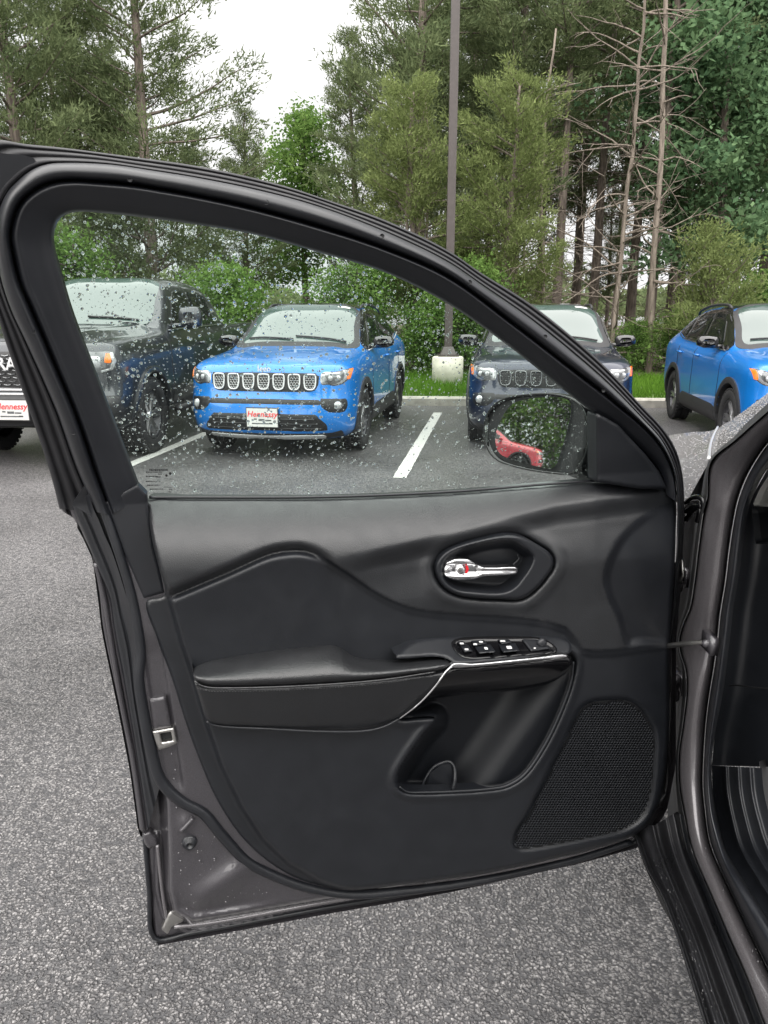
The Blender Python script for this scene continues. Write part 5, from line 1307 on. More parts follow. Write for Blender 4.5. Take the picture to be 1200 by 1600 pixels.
# ---- crew-cab pickup
def build_pickup():
    st = [
        (0.00, [(0, .42), (.70, .42), (.92, .46), (.99, .62), (1.0, .92), (.99, 1.10), (.93, 1.185), (.60, 1.22), (.30, 1.235), (0, 1.24)]),
        (0.14, [(0, .38), (.74, .38), (.94, .44), (1.0, .62), (1.01, .92), (1.0, 1.12), (.93, 1.215), (.60, 1.255), (.30, 1.27), (0, 1.275)]),
        (0.60, [(0, .34), (.78, .34), (.94, .42), (1.01, .62), (1.02, .92), (1.0, 1.14), (.93, 1.245), (.62, 1.30), (.32, 1.31), (0, 1.305)]),
        (1.30, [(0, .34), (.80, .34), (.94, .42), (1.0, .62), (1.01, .92), (.99, 1.17), (.92, 1.275), (.66, 1.33), (.36, 1.34), (0, 1.335)]),
        (1.58, [(0, .34), (.80, .34), (.94, .42), (1.0, .62), (1.005, .92), (.985, 1.18), (.91, 1.29), (.78, 1.335), (.44, 1.365), (0, 1.37)]),
        (1.74, [(0, .34), (.80, .34), (.94, .42), (1.0, .62), (1.005, .92), (.985, 1.19), (.91, 1.30), (.80, 1.42), (.52, 1.475), (0, 1.49)]),
        (2.40, [(0, .34), (.80, .34), (.94, .42), (1.0, .62), (1.005, .92), (.985, 1.20), (.91, 1.315), (.72, 1.80), (.56, 1.90), (0, 1.925)]),
        (2.90, [(0, .34), (.80, .34), (.94, .42), (1.0, .62), (1.005, .92), (.985, 1.21), (.91, 1.325), (.71, 1.83), (.56, 1.93), (0, 1.96)]),
        (3.70, [(0, .36), (.80, .36), (.94, .44), (1.0, .62), (1.005, .92), (.985, 1.22), (.91, 1.335), (.71, 1.80), (.56, 1.90), (0, 1.93)]),
        (4.00, [(0, .38), (.80, .38), (.94, .46), (1.0, .62), (1.005, .92), (.985, 1.22), (.91, 1.34), (.74, 1.70), (.58, 1.80), (0, 1.83)]),
        (4.14, [(0, .40), (.80, .40), (.94, .48), (1.0, .64), (1.005, .92), (.985, 1.22), (.92, 1.34), (.84, 1.40), (.60, 1.42), (0, 1.42)]),
        (4.22, [(0, .42), (.80, .42), (.94, .50), (1.0, .66), (1.005, .92), (.985, 1.22), (.93, 1.33), (.88, 1.345), (.60, 1.345), (0, 1.345)]),
        (5.60, [(0, .46), (.80, .46), (.94, .54), (1.0, .68), (1.005, .92), (.985, 1.24), (.93, 1.35), (.88, 1.365), (.60, 1.365), (0, 1.365)]),
        (5.85, [(0, .50), (.78, .50), (.92, .56), (.97, .70), (.98, .92), (.96, 1.24), (.91, 1.35), (.86, 1.36), (.60, 1.36), (0, 1.36)]),
    ]
    nose = [(0, .50), (.012, .68), (.03, .80), (.06, .88), (.10, .94), (.18, .98), (.35, 1.0)]
    tail = [(0, .9), (.03, .97), (.08, 1.0)]
    shift = [(.40, .06), (.5, -.04), (.66, -.06), (.74, .02), (.80, .04), (1.10, .05), (1.2, .10), (1.28, .16)]
    xs = np.unique(np.concatenate([[0, .006, .012, .02, .03, .045, .06, .08, .10, .14, .18, .25, .35], np.arange(.4, 4.0, .05), np.arange(4.0, 4.3, .025), np.arange(4.3, 5.75, .08), [5.77, 5.80, 5.82, 5.85]]))
    WX, WZ, WR = (.96, 4.64), .42, .49
    c = Car(st, nose, shift, tail, 5.85, xs, [(WX[0], WZ, WR), (WX[1], WZ, WR)])
    root = empty('pickup_truck'); PM = M['charcoal_paint']
    mk('body', c.V, c.Fk, PM, root)
    c.panel('bonnet', [(.16, -.5), (.13, 0), (.16, .5), (.26, .78), (.6, .83), (1.50, .84), (1.60, .74), (1.63, 0), (1.60, -.74), (1.50, -.84), (.6, -.83), (.26, -.78)], 'top', PM, root, .008, .05, r=.03, rd=.010, sm=70,
            dfun=lambda P, sd: .03 * smooth01((np.abs(P[:, 1]) - .38) / .10) * smooth01((.80 - np.abs(P[:, 1])) / .12) * smooth01((P[:, 0] - .2) / .5))
    c.panel('windscreen', [(1.66, -.72), (1.61, 0), (1.66, .72), (2.0, .70), (2.36, .62), (2.42, .30), (2.43, 0), (2.42, -.30), (2.36, -.62), (2.0, -.70)], 'top', M['windscreen'], root, .012, .04, r=.012, rd=.004, sm=60, fit=5)
    for sg in (1, -1):
        for poly in ([(1.98, 1.34), (2.90, 1.355), (2.90, 1.78), (2.50, 1.77), (2.30, 1.66)], [(2.98, 1.358), (3.80, 1.37), (3.72, 1.74), (2.98, 1.785)]):
            c.panel('side_window', poly, 'side', M['side_glass'], root, .012, .04, sg, r=.015, rd=.005, fit=3)
        b = MB(); b.tube(spline([(x, sg * .918, z) for x, z in [(1.8, 1.315), (2.6, 1.33), (3.5, 1.345), (3.9, 1.35)]], 20), .010, 5); b.build('window_trim', M['lamp_dark'], root, True)
        for wx in WX:
            A = np.linspace(R(-14), R(194), 28)
            ring = [(wx + .55 * math.cos(a), WZ + .54 * math.sin(a)) for a in A] + [(wx + .475 * math.cos(a), WZ + .475 * math.sin(a)) for a in A[::-1]]
            c.panel('arch_flare', ring, 'side', PM, root, .03, .025, sg, r=.03, rd=.014, back=.07)
            b = MB(); A2 = np.linspace(R(-14), R(194), 20); V = []
            for a in A2:
                for yy in (.99, .58): V.append((wx + .49 * math.cos(a), sg * yy, WZ + .49 * math.sin(a)))
            b.add(V, [(2 * i, 2 * i + 1, 2 * i + 3, 2 * i + 2) for i in range(19)])
            b.add([(wx - .5, sg * .59, .3), (wx + .5, sg * .59, .3), (wx + .5, sg * .59, .95), (wx - .5, sg * .59, .95)], [(0, 1, 2, 3)]); b.build('wheel_well', M['dark'], root, True)
        b = MB(); b.tube([(1.65, sg * 1.02, .40), (4.0, sg * 1.02, .40)], .045, 10); b.build('running_board', M['black_clad'], root, True)
        for x in (1.62, 2.94, 3.88):
            b = MB(); pr, nn = c.project(np.array([(x, z) for z in np.linspace(.50, 1.30, 16)]), 'side', sg); b.tube(pr + nn * .001, .005, 5); b.build('shut_line', M['dark'], root, True)
        for x in (2.78, 3.72):
            p, n_ = c.project(np.array([(x, 1.14)]), 'side', sg); b = MB(); b.tube(spline([p[0] + [-.10, 0, 0], p[0] + [-.08, sg * .035, 0], p[0] + [.08, sg * .035, 0], p[0] + [.10, 0, 0]], 14), .016, 6); b.build('door_handle', PM, root, True)
        q = MB(); rows = []
        for (dx, s_) in [(-.08, .5), (-.06, .85), (-.02, 1.0), (.04, 1.0), (.06, .94), (.065, .1)]:
            rows += [(2.02 + dx, sg * (1.12 + .14 * y_ * s_), 1.46 + .13 * z_ * s_) for (y_, z_) in [(-1, -.8), (-.5, -1), (.4, -1), (.95, -.7), (1, .5), (.75, .95), (0, 1), (-.8, .9), (-1, .4)]]
        q.add(rows, [(i * 9 + j, i * 9 + (j + 1) % 9, (i + 1) * 9 + (j + 1) % 9, (i + 1) * 9 + j) for i in range(5) for j in range(9)])
        q.box((2.0, sg * .96, 1.37), (.04, .07, .025)); q.build('wing_mirror', PM, root, True)
        HL = [(.66, .965), (.66, 1.135), (.80, 1.145), (.935, 1.14), (.96, 1.06), (.94, .98), (.84, .955)]
        HLs = HL if sg > 0 else flip(HL)
        c.panel('headlight', HLs, 'front', M['lamp_dark'], root, .008, .022, r=.012, rd=.006, sm=36)
        IN = [(.70, 1.0), (.70, 1.10), (.84, 1.11), (.84, 1.0)]; c.panel('headlight_lens', IN if sg > 0 else flip(IN), 'front', M['lamp'], root, .012, .02, r=.012, rd=.004)
        DR = [(.935, 1.14), (.965, 1.06), (.94, .975), (.84, .948), (.66, .955), (.66, .97), (.83, .965), (.92, .99), (.94, 1.06), (.915, 1.13)]
        c.panel('light_bar', DR if sg > 0 else flip(DR), 'front', M['lamp'], root, .014, .010, r=.004, rd=.003)
        AM = [(.875, 1.04), (.93, 1.04), (.935, 1.125), (.885, 1.13)]; c.panel('indicator', AM if sg > 0 else flip(AM), 'front', M['amber'], root, .013, .012, r=.006, rd=.003)
        fg = rr(.80 * sg, .60, .24, .10, .4); c.panel('fog_surround', fg, 'front', M['mesh_black'], root, .006, .02, r=.012, rd=.006)
        p, n_ = c.project(np.array([(.78 * sg, .60)]), 'front'); b = MB(); b.lathe([(0, -.02), (.03, -.018), (.042, -.004), (.044, .03)], 16, 'x', p[0]); b.build('fog_lamp', M['lamp'], root, True)
        hk = MB(); hk.box((-.10, sg * .42, .47), (.06, .025, .025)); hk.build('tow_hook', M['silver'], root)
    GR = [(-.62, 1.15), (0, 1.165), (.62, 1.15), (.63, .90), (.56, .80), (0, .78), (-.56, .80), (-.63, .90)]
    c.panel('grille', GR, 'front', M['mesh_black'], root, .006, .03, r=.02, rd=.01)
    b = MB()
    for j in range(9):
        z = .83 + j * .035
        for i in range(11):
            y0 = -.52 + i * .104 + (.052 if j % 2 else 0)
            if abs(y0) < .56: pr, nn = c.project(np.array([(y0 - .036, z), (y0, z - .008), (y0 + .036, z)]), 'front'); b.tube(pr + nn * .012, .0075, 4)
    b.build('grille_mesh', M['lamp_dark'], root)
    for (z, w, rad) in ((.775, .62, .012), (.735, .70, .012)):
        ys = np.linspace(-w, w, 24); pr, nn = c.project(np.stack([ys, 0 * ys + z], 1), 'front'); b = MB(); b.tube(pr + nn * .012, rad, 6); b.build('chrome_bar', M['silver'], root, True)
    bp = [(-.98, .72), (0, .735), (.98, .72), (.99, .56), (.90, .50), (.62, .49), (.55, .46), (0, .45), (-.55, .46), (-.62, .49), (-.90, .50), (-.99, .56)]
    c.panel('front_bumper', bp, 'front', M['black_clad'], root, .03, .03, r=.04, rd=.02, back=.06)
    li = rr(0, .555, 1.0, .14, .3); c.panel('lower_intake', li, 'front', M['mesh_black'], root, .034, .03, r=.01, rd=.004)
    me = text_mesh('RAM', .17, .006); t = obj('grille_lettering', me, M['silver'], root); t.location = (-.012, 0, 1.03); t.rotation_euler = FACING
    plate_on(c, root, -.125, .60, .34, .19)
    P, n_ = c.project(np.stack([np.linspace(1.68, 1.70, 12), np.linspace(-.62, .0, 12)], 1), 'top'); b = MB(); b.tube(P + n_ * .025, .012, 5); b.build('wiper', M['black_clad'], root, True)
    ws = wheel_meshes(.415, .27, .265, 6, True)
    add_wheels(root, ws, [(WX[0], .87, WZ), (WX[0], -.87, WZ), (WX[1], .87, WZ), (WX[1], -.87, WZ)], (M['tyre'], M['rim_dark'], M['rim']))
    return root
truck = build_pickup()
tag(truck, 'charcoal crew cab pickup truck with amber indicator beside the bright blue SUV', 'pickup truck', GRP)
park(truck, -3.62, 7.40, R(4.5))

# vehicles off to the side that the door mirror shows
red = copy_tree(suv, None, {M['blue'].name: M['redpaint'], M['black_gloss'].name: M['redpaint']})
tag(red, 'red SUV that shows only as a reflection in the wet door mirror', 'suv')
park(red, -27.2, .2, R(2))

# ------------------------------------------------------------------ lamp post
pb = at_y(np.array(699.), np.array(592.), 14.6)
pole = empty('lamp_post', (pb[0], pb[1], 0.15), label='tall brown square lamp post on a pale concrete base in the grass', cat='lamp post')
b = MB(); b.lathe([(0, 0), (.30, 0), (.30, .53), (.275, .555), (0, .555)], 28); q = b.build('concrete_base', M['post_base'], pole, True)
b = MB(); b.box((0, 0, .575), (.19, .19, .02)); b.add([(-.15, -.15, .595), (.15, -.15, .595), (.15, .15, .595), (-.15, .15, .595), (-.09, -.09, .74), (.09, -.09, .74), (.09, .09, .74), (-.09, .09, .74)], [(0, 1, 5, 4), (1, 2, 6, 5), (2, 3, 7, 6), (3, 0, 4, 7), (4, 5, 6, 7)]); b.build('base_cover', M['pole'], pole)
b = MB(); b.box((0, 0, 5.2), (.072, .072, 4.6)); b.build('pole', M['pole'], pole)
b = MB(); b.box((0, -.45, 9.75), (.2, .45, .07)); b.build('lamp_head', M['pole'], pole)

# ------------------------------------------------------------------ woods
def bark_mat(name, c1, c2):
    m, nt, p = nodemat(name); N, L = nt.nodes, nt.links
    t = N.new('ShaderNodeTexCoord'); mpg = N.new('ShaderNodeMapping'); mpg.inputs['Scale'].default_value = (9, 9, 1.4)
    n = N.new('ShaderNodeTexNoise'); n.inputs['Scale'].default_value = 2.4; n.inputs['Detail'].default_value = 7
    L.new(t.outputs['Object'], mpg.inputs['Vector']); L.new(mpg.outputs['Vector'], n.inputs['Vector'])
    r = N.new('ShaderNodeMix'); r.data_type = 'RGBA'; r.inputs['A'].default_value = (*c1, 1); r.inputs['B'].default_value = (*c2, 1)
    mr = N.new('ShaderNodeMapRange'); mr.inputs['From Min'].default_value = .35; mr.inputs['From Max'].default_value = .65
    L.new(n.outputs['Fac'], mr.inputs['Value']); L.new(mr.outputs['Result'], r.inputs['Factor']); L.new(r.outputs['Result'], p.inputs['Base Color'])
    b = N.new('ShaderNodeBump'); b.inputs['Strength'].default_value = .7; b.inputs['Distance'].default_value = .03
    L.new(n.outputs['Fac'], b.inputs['Height']); L.new(b.outputs['Normal'], p.inputs['Normal']); p.inputs['Roughness'].default_value = .9
    return m
M['bark'] = bark_mat('grey brown bark', (.09, .072, .06), (.22, .18, .15))
M['bark_pale'] = bark_mat('pale dead bark', (.13, .105, .085), (.27, .225, .185))
M['cedar'] = leaf_mat('dark cedar foliage', (.09, .125, .062), (.22, .262, .13), .36)
M['cedar_y'] = leaf_mat('yellow green cedar foliage', (.11, .145, .05), (.26, .31, .125), .38)
M['broad'] = leaf_mat('blue green broad leaves', (.068, .135, .070), (.175, .27, .135), .38)
M['fresh'] = leaf_mat('fresh green leaves', (.075, .16, .04), (.21, .32, .09), .42)

def branch_path(p0, d0, L, n, droop, wob, rng):
    P = [np.array(p0, float)]; d_ = np.array(d0, float)
    for i in range(n):
        d_ = d_ + np.array([rng.normal() * wob, rng.normal() * wob, droop / n + rng.normal() * wob]); d_ /= np.linalg.norm(d_)
        P.append(P[-1] + d_ * L / n)
    return np.array(P)

def leaf_tris(C, D, ln, wd, rng):
    """C centres, D directions (unit) -> slender triangles"""
    n = len(C); r = rng.normal(size=(n, 3)); S_ = np.cross(D, r); S_ /= np.linalg.norm(S_, axis=1, keepdims=True) + 1e-9
    a = C - S_ * wd[:, None]; b = C + S_ * wd[:, None]; c = C + D * ln[:, None]
    return np.stack([a, b, c], 1).reshape(-1, 3)

def conifer(seed, H, Rad, z0, nb, up=.35, leaves=26000, ln=(.07, .19), wd=(.010, .024), bend=0.0, top=.08, gap=0.08, trunk_r=.16, power=.7, tuft=.115, bare=0):
    rng = np.random.default_rng(seed); tr = MB()
    zz = np.linspace(0, H, 14); wob = np.cumsum(rng.normal(size=(14, 2)) * .05, 0) * np.linspace(0, 1, 14)[:, None]
    T = np.stack([wob[:, 0] + bend * (zz / H) ** 1.6, wob[:, 1], zz - .15], 1)
    tr.tube(T, trunk_r * (1 - .9 * zz / H) + .012, 8)
    centre = lambda z: np.array([np.interp(z, zz, T[:, 0]), np.interp(z, zz, T[:, 1]), z])
    cl_P, cl_D, cl_w = [], [], []
    for i in range(nb + bare):
        f = (i + rng.random()) / nb
        dead = i >= nb
        z = z0 + (H * .985 - z0) * f if not dead else rng.uniform(.15, 1) * z0
        a = i * 2.399 + rng.normal() * .5
        prof_ = (1 - f) ** power * (.55 + .45 * min(1, f * 5 + .35)) + top
        L = Rad * prof_ * rng.choice([.5, .75, .95, 1.1, 1.3]) * rng.uniform(.9, 1.1) if not dead else Rad * rng.uniform(.2, .55)
        if rng.random() < gap: continue
        u0 = up * rng.uniform(.3, 1.6) if not dead else rng.uniform(-.3, .2)
        d0 = np.array([math.cos(a), math.sin(a), u0]); d0 /= np.linalg.norm(d0)
        P = branch_path(centre(z), d0, L, 5, .25 if not dead else -.2, .10, rng)
        tr.tube(P, np.linspace(max(.012, .035 * L / Rad), .004, 6), 4, False)
        if dead:
            for _ in range(3):
                t = rng.uniform(.3, .95); q = np.array([np.interp(t * 5, range(6), P[:, k]) for k in range(3)]); dd = d0 + rng.normal(size=3) * .6; dd /= np.linalg.norm(dd)
                tr.tube(branch_path(q, dd, L * rng.uniform(.25, .6), 4, -.1, .15, rng), np.linspace(.008, .003, 5), 3, False)
            continue
        m = max(4, int(L * 9))
        for t in np.linspace(.22, 1, m):
            q = np.array([np.interp(t * 5, range(6), P[:, k]) for k in range(3)]); dr = P[min(5, int(t * 5) + 1)] - P[min(4, int(t * 5))]; dr = dr / (np.linalg.norm(dr) + 1e-9)
            side_ = np.array([-dr[1], dr[0], 0]); sgn = rng.choice([-1, 1]); sl = L * .30 * (1.15 - t) * rng.uniform(.4, 1.2) + .05
            e = q + side_ * sgn * sl + np.array([0, 0, rng.normal() * .07 + sl * .15])
            for s_ in (.35, .75, 1.0):
                cl_P.append(q + (e - q) * s_); dd = dr * .75 + side_ * sgn * .5 + np.array([0, 0, .35]); cl_D.append(dd / np.linalg.norm(dd)); cl_w.append(.5 + s_)
    cl_P, cl_D, cl_w = np.array(cl_P), np.array(cl_D), np.array(cl_w)
    k = rng.choice(len(cl_P), leaves, p=cl_w / cl_w.sum())
    C = cl_P[k] + rng.normal(size=(leaves, 3)) * tuft * np.array([1, 1, .7]); D = cl_D[k] + rng.normal(size=(leaves, 3)) * .55; D /= np.linalg.norm(D, axis=1, keepdims=True)
    V = leaf_tris(C, D, rng.uniform(*ln, leaves), rng.uniform(*wd, leaves), rng)
    return (mesh_np('trunk', np.concatenate(tr.V), tr.F), mesh_np('crown', V, np.arange(3 * leaves).reshape(-1, 3), False))

def broadleaf(seed, H, Rad, z0, nb, leaves=16000, size=(.05, .11), trunk_r=.14, multi=1, tuft=.24, flat=.7, squash=1.0):
    rng = np.random.default_rng(seed); tr = MB(); cl = []
    for s in range(multi):
        lean = rng.normal(size=2) * (.12 if multi == 1 else .35) * H * .3
        zz = np.linspace(0, H * .92, 10); T = np.stack([lean[0] * (zz / H) ** 1.3 + np.cumsum(rng.normal(size=10) * .04), lean[1] * (zz / H) ** 1.3 + np.cumsum(rng.normal(size=10) * .04), zz - .12], 1)
        tr.tube(T, trunk_r * (1 - .88 * zz / H) + .008, 7)
        for i in range(nb):
            f = (i + rng.random()) / nb; z = z0 + (H * .92 - z0) * f; a = i * 2.399 + rng.normal() * .6
            L = Rad * (math.sin(math.pi * min(.98, .18 + f * .8)) ** .7) * rng.uniform(.55, 1.15) * squash
            p0 = np.array([np.interp(z, zz, T[:, k]) for k in range(3)]); d0 = np.array([math.cos(a), math.sin(a), rng.uniform(.15, .8)]); d0 /= np.linalg.norm(d0)
            P = branch_path(p0, d0, L, 5, .1, .18, rng); tr.tube(P, np.linspace(max(.01, .03 * L / Rad), .004, 6), 4, False)
            for t in np.linspace(.3, 1, max(3, int(L * 5))):
                q = np.array([np.interp(t * 5, range(6), P[:, k]) for k in range(3)])
                for _ in range(2): cl.append(q + rng.normal(size=3) * .22 * L * .6)
    cl = np.array(cl); k = rng.integers(0, len(cl), leaves)
    C = cl[k] + rng.normal(size=(leaves, 3)) * tuft * np.array([1, 1, flat])
    Nn = rng.normal(size=(leaves, 3)) + np.array([0, 0, .8]); Nn /= np.linalg.norm(Nn, axis=1, keepdims=True)
    X = np.cross(Nn, rng.normal(size=(leaves, 3))); X /= np.linalg.norm(X, axis=1, keepdims=True); Y = np.cross(Nn, X)
    s_ = rng.uniform(*size, leaves)[:, None]
    V = np.stack([C - Y * s_, C + X * s_ * .55, C + Y * s_, C - X * s_ * .55], 1).reshape(-1, 3)
    return (mesh_np('trunk', np.concatenate(tr.V), tr.F), mesh_np('crown', V, np.arange(4 * leaves).reshape(-1, 4), False))

def dead_tree(seed, H, nb, Rad, lean, r0, low=.5):
    rng = np.random.default_rng(seed); tr = MB(); brs = []
    zz = np.linspace(0, H, 16); w = np.cumsum(rng.normal(size=(16, 2)) * .035, 0)
    T = np.stack([lean * (zz / H) + w[:, 0], w[:, 1], zz - .15], 1); tr.tube(T, r0 * (1 - .8 * zz / H) + .01, 8)
    for i in range(nb):
        z = rng.uniform(low, H * .95); a = rng.uniform(0, 2 * math.pi); L = Rad * rng.uniform(.4, 1.1) * (1 - .5 * z / H)
        p0 = np.array([np.interp(z, zz, T[:, k]) for k in range(3)]); d0 = np.array([math.cos(a), math.sin(a) * .7, rng.uniform(-.25, .55)]); d0 /= np.linalg.norm(d0)
        P = branch_path(p0, d0, L, 9, rng.uniform(-.6, .3), .10, rng); br = MB(); brs.append(br); br.tube(P, np.linspace(.022, .004, 10), 5, False)
        for _ in range(int(L * 2.6)):
            t = rng.uniform(.25, .95); q = np.array([np.interp(t * 9, range(10), P[:, k]) for k in range(3)]); dd = (P[-1] - P[0]) / L + rng.normal(size=3) * .6; dd /= np.linalg.norm(dd)
            br.tube(branch_path(q, dd, L * rng.uniform(.15, .45), 5, rng.uniform(-.3, .3), .15, rng), np.linspace(.009, .003, 6), 4, False)
    return (mesh_np('trunk', np.concatenate(tr.V), tr.F), [mesh_np('branch', np.concatenate(b.V), b.F) for b in brs])

protos = {
    'cedar_a': (conifer(1, 12.5, 2.7, 1.6, 92, .42, 36000, bare=14), M['bark'], M['cedar'], 'cedar_tree', 'crown'),
    'cedar_b': (conifer(2, 11.0, 2.2, 2.6, 78, .55, 28000, gap=.14, bare=20), M['bark'], M['cedar'], 'cedar_tree', 'crown'),
    'cedar_c': (conifer(3, 13.5, 2.4, 4.4, 80, .35, 30000, gap=.12, trunk_r=.15, bare=34), M['bark'], M['cedar'], 'cedar_tree', 'crown'),
    'cedar_y': (conifer(4, 7.0, 2.2, 1.2, 64, .5, 26000, ln=(.06, .16), power=.42, bare=8, gap=.12), M['bark'], M['cedar_y'], 'cedar_tree', 'crown'),
    'pine': (conifer(5, 15.0, 2.3, 7.0, 60, .30, 22000, gap=.15, trunk_r=.14, power=.5, bare=60), M['bark'], M['cedar'], 'pine_tree', 'crown'),
    'broad': (broadleaf(6, 11.5, 2.5, 2.2, 46, 30000, (.045, .10)), M['bark'], M['broad'], 'broadleaf_tree', 'crown'),
    'young': (broadleaf(7, 8.0, 2.0, 2.2, 36, 18000, (.04, .09)), M['bark'], M['fresh'], 'young_tree', 'crown'),
    'shrub': (broadleaf(8, 2.9, 1.25, .25, 16, 15000, (.025, .06), .04, 3, .2), M['bark'], M['fresh'], 'shrub', 'crown'),
    'shrub_y': (conifer(9, 3.4, 1.35, .3, 56, .55, 13000, ln=(.06, .15), power=.55, trunk_r=.05, tuft=.13), M['bark'], M['cedar_y'], 'shrub', 'crown'),
    'dead_a': (dead_tree(10, 8.5, 62, 3.0, .15, .05), M['bark_pale'], M['bark_pale'], 'dead_tree', 'branches'),
    'dead_b': (dead_tree(11, 12.5, 34, 1.9, -.9, .062, 1.2), M['bark_pale'], M['bark_pale'], 'dead_tree', 'branches'),
    'dead_c': (dead_tree(12, 7.0, 16, 1.4, .0, .05), M['bark_pale'], M['bark_pale'], 'dead_tree', 'branches'),
}
for k, (ms, m1, m2, nm, cn) in protos.items():
    ms[0].materials.append(m1)
    for me_ in (ms[1] if isinstance(ms[1], list) else [ms[1]]): me_.materials.append(m2)

def plant(kind, u, y, label, s=1.0, rot=0.0, group=None, sz=None, x=None):
    ms, m1, m2, nm, cn = protos[kind]
    if x is None: x = float(at_y(np.array(float(u)), np.array(500.), y)[0])
    o = (np.array([x, y]) - KERB0) @ KN
    z = float(verge_z(o)) if o > 0 else 0.0
    t = empty(nm, (x, y, z - .02), R(rot), label=label, cat=nm.replace('_tree', ' tree').replace('_', ' '), group=group)
    t.scale = (s, s, sz if sz else s)
    obj('trunk', ms[0], None, t)
    if isinstance(ms[1], list):
        for me_ in ms[1]: obj('branch', me_, None, t)
    else: obj(cn, ms[1], None, t)
    return t
GT = 'trees of the wood behind the parked vehicles'; GS = 'shrubs along the edge of the wood'; GD = 'dead bare trees at the edge of the wood'
# left group above the door frame
plant('cedar_a', -95, 18.0, 'dark cedar at the far corner, only its outer sprays in view', 1.0, 20, GT)
plant('cedar_a', 60, 17.6, 'tall dark cedar above the front corner of the door frame', 1.0, 140, GT)
plant('cedar_a', 150, 19.8, 'slim cedar between the two tallest cedars over the pickup', .92, 205, GT)
plant('cedar_a', 245, 18.6, 'tall wide cedar bordering the open patch of sky', 1.02, 250, GT)
plant('cedar_b', 388, 21.5, 'short cedar with pointed tips at the foot of the open sky', .58, 10, GT)
plant('young', 482, 27.0, 'pale green leafy tree far back under the open sky', 1.02, 30, GT)
plant('cedar_b', 560, 22.5, 'small cedar beside the pale green tree', .78, 200, GT)
plant('cedar_a', 652, 20.0, 'tall pointed cedar on the far side of the open sky', 1.10, 310, GT)
plant('cedar_y', 655, 17.0, 'olive cedar next to the lamp post, low and dense', .82, 60, GT)
plant('cedar_c', 700, 22.0, 'tall dark cedar rising behind the lamp post', 1.0, 90, GT)
plant('cedar_y', 785, 16.6, 'yellow green cedar with a rounded top just past the lamp post', .82, 150, GT)
plant('cedar_c', 800, 21.0, 'dark cedar standing over the yellow green one', 1.0, 200, GT)
plant('pine', 868, 20.5, 'pine with a bare pinkish trunk above the navy SUV', .95, 15, GT)
plant('pine', 925, 23.0, 'bare stemmed pine behind the dead tree', 1.0, 120, GT)
plant('cedar_c', 985, 24.5, 'tall cedar seen between the two pale dead trunks', 1.05, 260, GT)
plant('pine', 1015, 19.5, 'dark trunked pine close behind the leaning dead tree', .98, 320, GT)
plant('broad', 1118, 18.8, 'blue green broadleaf tree over the last blue SUV', 1.05, 45, GT)
plant('cedar_c', 1185, 21.0, 'cedar half hidden by the blue green broadleaf tree', 1.0, 170, GT)
plant('cedar_a', 1290, 20.0, 'cedar at the outer end of the wood past the last SUV', 1.0, 80, GT)
# deeper rank
for i, (u, y, k, s) in enumerate([(-160, 24, 'cedar_c', 1), (20, 25, 'cedar_c', .9), (115, 27, 'cedar_c', .95), (205, 25.5, 'cedar_b', .9), (320, 30, 'cedar_b', .70), (650, 29, 'cedar_c', .95), (760, 28, 'cedar_a', 1.0), (840, 30, 'cedar_c', 1.0), (1060, 29, 'cedar_c', 1.0), (1140, 27, 'cedar_a', 1.0), (1240, 28, 'cedar_c', 1.0), (900, 33, 'pine', 1.0), (960, 35, 'pine', 1.05), (730, 26, 'pine', 1.0), (1095, 24, 'pine', 1.0)]):
    w = ['second rank cedar behind the far corner cedar', 'second rank cedar behind the tall corner cedar', 'second rank cedar behind the slim cedar', 'loose cedar tucked behind the tall wide cedar', 'low cedar far back left of the pale green tree', 'second rank cedar behind the tall pointed cedar',
         'bushy second rank cedar just past the lamp post', 'second rank cedar behind the pinkish pine', 'second rank cedar behind the leaning dead tree', 'bushy second rank cedar behind the broadleaf tree', 'second rank cedar at the outer end of the wood', 'thin far pine in the gap over the navy SUV',
         'thin far pine in the gap beside the dead tree', 'far pine whose stem shows beside the lamp post', 'far pine whose stem shows against the broadleaf tree'][i]
    plant(k, u, y, w, s, i * 77, GT)
for (u, y, k, s, w) in [(948, 30, 'cedar_b', .55, 'low far cedar just behind the sagging dead tree'), (895, 27, 'cedar_c', .92, 'airy tall cedar standing in the bright gap'), (1045, 25, 'cedar_b', 1.0, 'slim cedar beside the leaning dead tree'), (740, 24, 'cedar_b', 1.1, 'slim tall cedar between the lamp post and the yellow green cedar')]:
    plant(k, u, y, w, s, u * 1.7, GT)
# dead trees and thin stems
plant('dead_a', 962, 16.7, 'pale dead tree with long sagging bare branches over the navy SUV', 1.0, 25, GD)
plant('dead_b', 1022, 16.3, 'tall leaning dead tree with a pale trunk beside the last blue SUV', 1.0, 0, GD)
plant('dead_c', 845, 17.2, 'thin upright dead stem behind the navy SUV roof', 1.0, 60, GD)
plant('dead_c', 640, 17.0, 'thin dead stem seen through the wet window past the blue SUV', .8, 130, GD)
plant('dead_c', 660, 17.6, 'second thin dead stem seen through the wet window', .85, 210, GD)
plant('dead_a', 815, 18.5, 'short dead tree with crossing bare branches beside the yellow green cedar', .62, 190, GD)
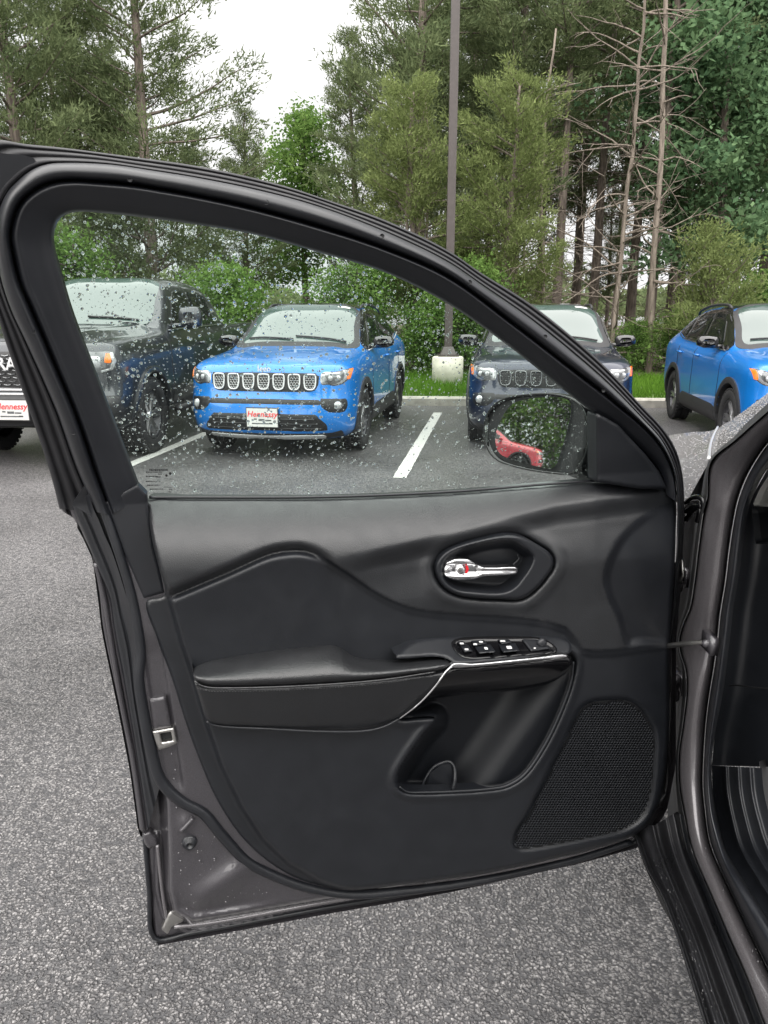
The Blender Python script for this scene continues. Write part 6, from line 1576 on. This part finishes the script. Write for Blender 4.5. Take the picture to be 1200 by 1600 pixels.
# shrubs
for (u, y, k, s, r, w) in [(-60, 15.9, 'shrub', .9, 0, 'green shrub past the outer edge of the door'), (115, 16.2, 'shrub', 1.05, 40, 'bright green shrub over the pickup windscreen'), 
    (335, 16.0, 'shrub', .85, 200, 'bright green shrub between the pickup and the blue SUV'), 
    (552, 16.8, 'shrub', .85, 80, 'leafy shrub behind the rear of the blue SUV'), (665, 16.2, 'shrub', .62, 150, 'small shrub just left of the lamp post base'), (738, 16.0, 'shrub', .85, 10, 'green shrub just right of the lamp post base'), (690, 17.5, 'shrub', 1.0, 260, 'shrub directly behind the lamp post'),
    (1118, 15.6, 'shrub_y', .86, 0, 'yellow green feathery shrub over the last blue SUV'), (1000, 16.6, 'shrub', .42, 70, 'low shrub at the foot of the leaning dead tree'), (1062, 16.9, 'shrub', .5, 170, 'low shrub between the leaning dead tree and the last SUV'), (905, 18.2, 'shrub', .5, 20, 'low shrub behind the navy SUV'), (1215, 16.2, 'shrub', .9, 120, 'green shrub past the last blue SUV')]:
    plant(k, u, y, w, s, r, GS)
# mirror and paint show these trees; rear row added to darken the low sky
for i, (x, y, k, s) in enumerate([(-33, -2.0, 'cedar_a', 1.0), (-32, 1.2, 'broad', 1.0), (-17, 4.5, 'cedar_a', 1.05), (-18, 8.5, 'cedar_a', 1), (-19, -16, 'broad', 1.1), (-9, -12.5, 'cedar_a', 1.1), (-4, -14, 'broad', 1.15), (1.5, -13.5, 'cedar_a', 1.15), (7, -14, 'broad', 1.1), (-31, 4.0, 'broad', .95), (-30.5, -3.2, 'shrub', 1.8), (-30.5, -.4, 'shrub', 1.9), (-30.5, 2.6, 'shrub', 1.8), (-31, -5, 'cedar_a', 1.0)]):
    plant(k, 0, y, ['bushy', 'leafy', 'tall', 'outermost', 'spreading', 'broad based', 'rounded', 'heavy', 'large', 'young', 'low round', 'low wide', 'low thick', 'slender'][i] + ' growth across the lot, seen only in reflections, also darkening the low sky', s, 50 * i, 'trees across the lot', x=x)

# far wood seen low between the trunks
rng = np.random.default_rng(77); n = 60000
xx = rng.uniform(-60, 75, n); yy = rng.uniform(44, 60, n); hh = (2.4 + 1.2 * np.sin(xx * .23) + .9 * np.sin(xx * .71 + 1)) * np.where(xx < 8, 1.0, .8)
zz = 1.3 + rng.random(n) ** .8 * hh
D = rng.normal(size=(n, 3)); D /= np.linalg.norm(D, axis=1, keepdims=True)
V = leaf_tris(np.stack([xx, yy, zz], 1), D, rng.uniform(.25, .6, n), rng.uniform(.06, .16, n), rng)
mk('far_wood', V, np.arange(3 * n).reshape(-1, 3), M['cedar'], smooth=False, kind='stuff')
# undergrowth
def undergrowth(name, n, o0, o1, h, m, seed, s0=-24, s1=22):
    rng = np.random.default_rng(seed); s = rng.uniform(s0, s1, n); o = rng.uniform(o0, o1, n); p = KERB0[None] + KD[None] * s[:, None] + KN[None] * o[:, None]
    dens = (np.sin(s * 1.3) + np.sin(s * .47 + 2) + np.sin(o * 2.1 + s)) / 3; keep = rng.random(n) < .5 + .5 * dens; p, o = p[keep], o[keep]; n = len(p)
    z = verge_z(o) + rng.random(n) ** 1.6 * h
    D = rng.normal(size=(n, 3)) + [0, 0, .6]; D /= np.linalg.norm(D, axis=1, keepdims=True)
    V = leaf_tris(np.stack([p[:, 0], p[:, 1], z], 1), D, rng.uniform(.06, .16, n), rng.uniform(.02, .05, n), rng)
    mk(name, V, np.arange(3 * n).reshape(-1, 3), m, smooth=False, kind='stuff')
undergrowth('undergrowth', 16000, 3.2, 9, .6, M['fresh'], 5)
undergrowth('undergrowth', 26000, 5.0, 22, 1.1, M['cedar'], 6)
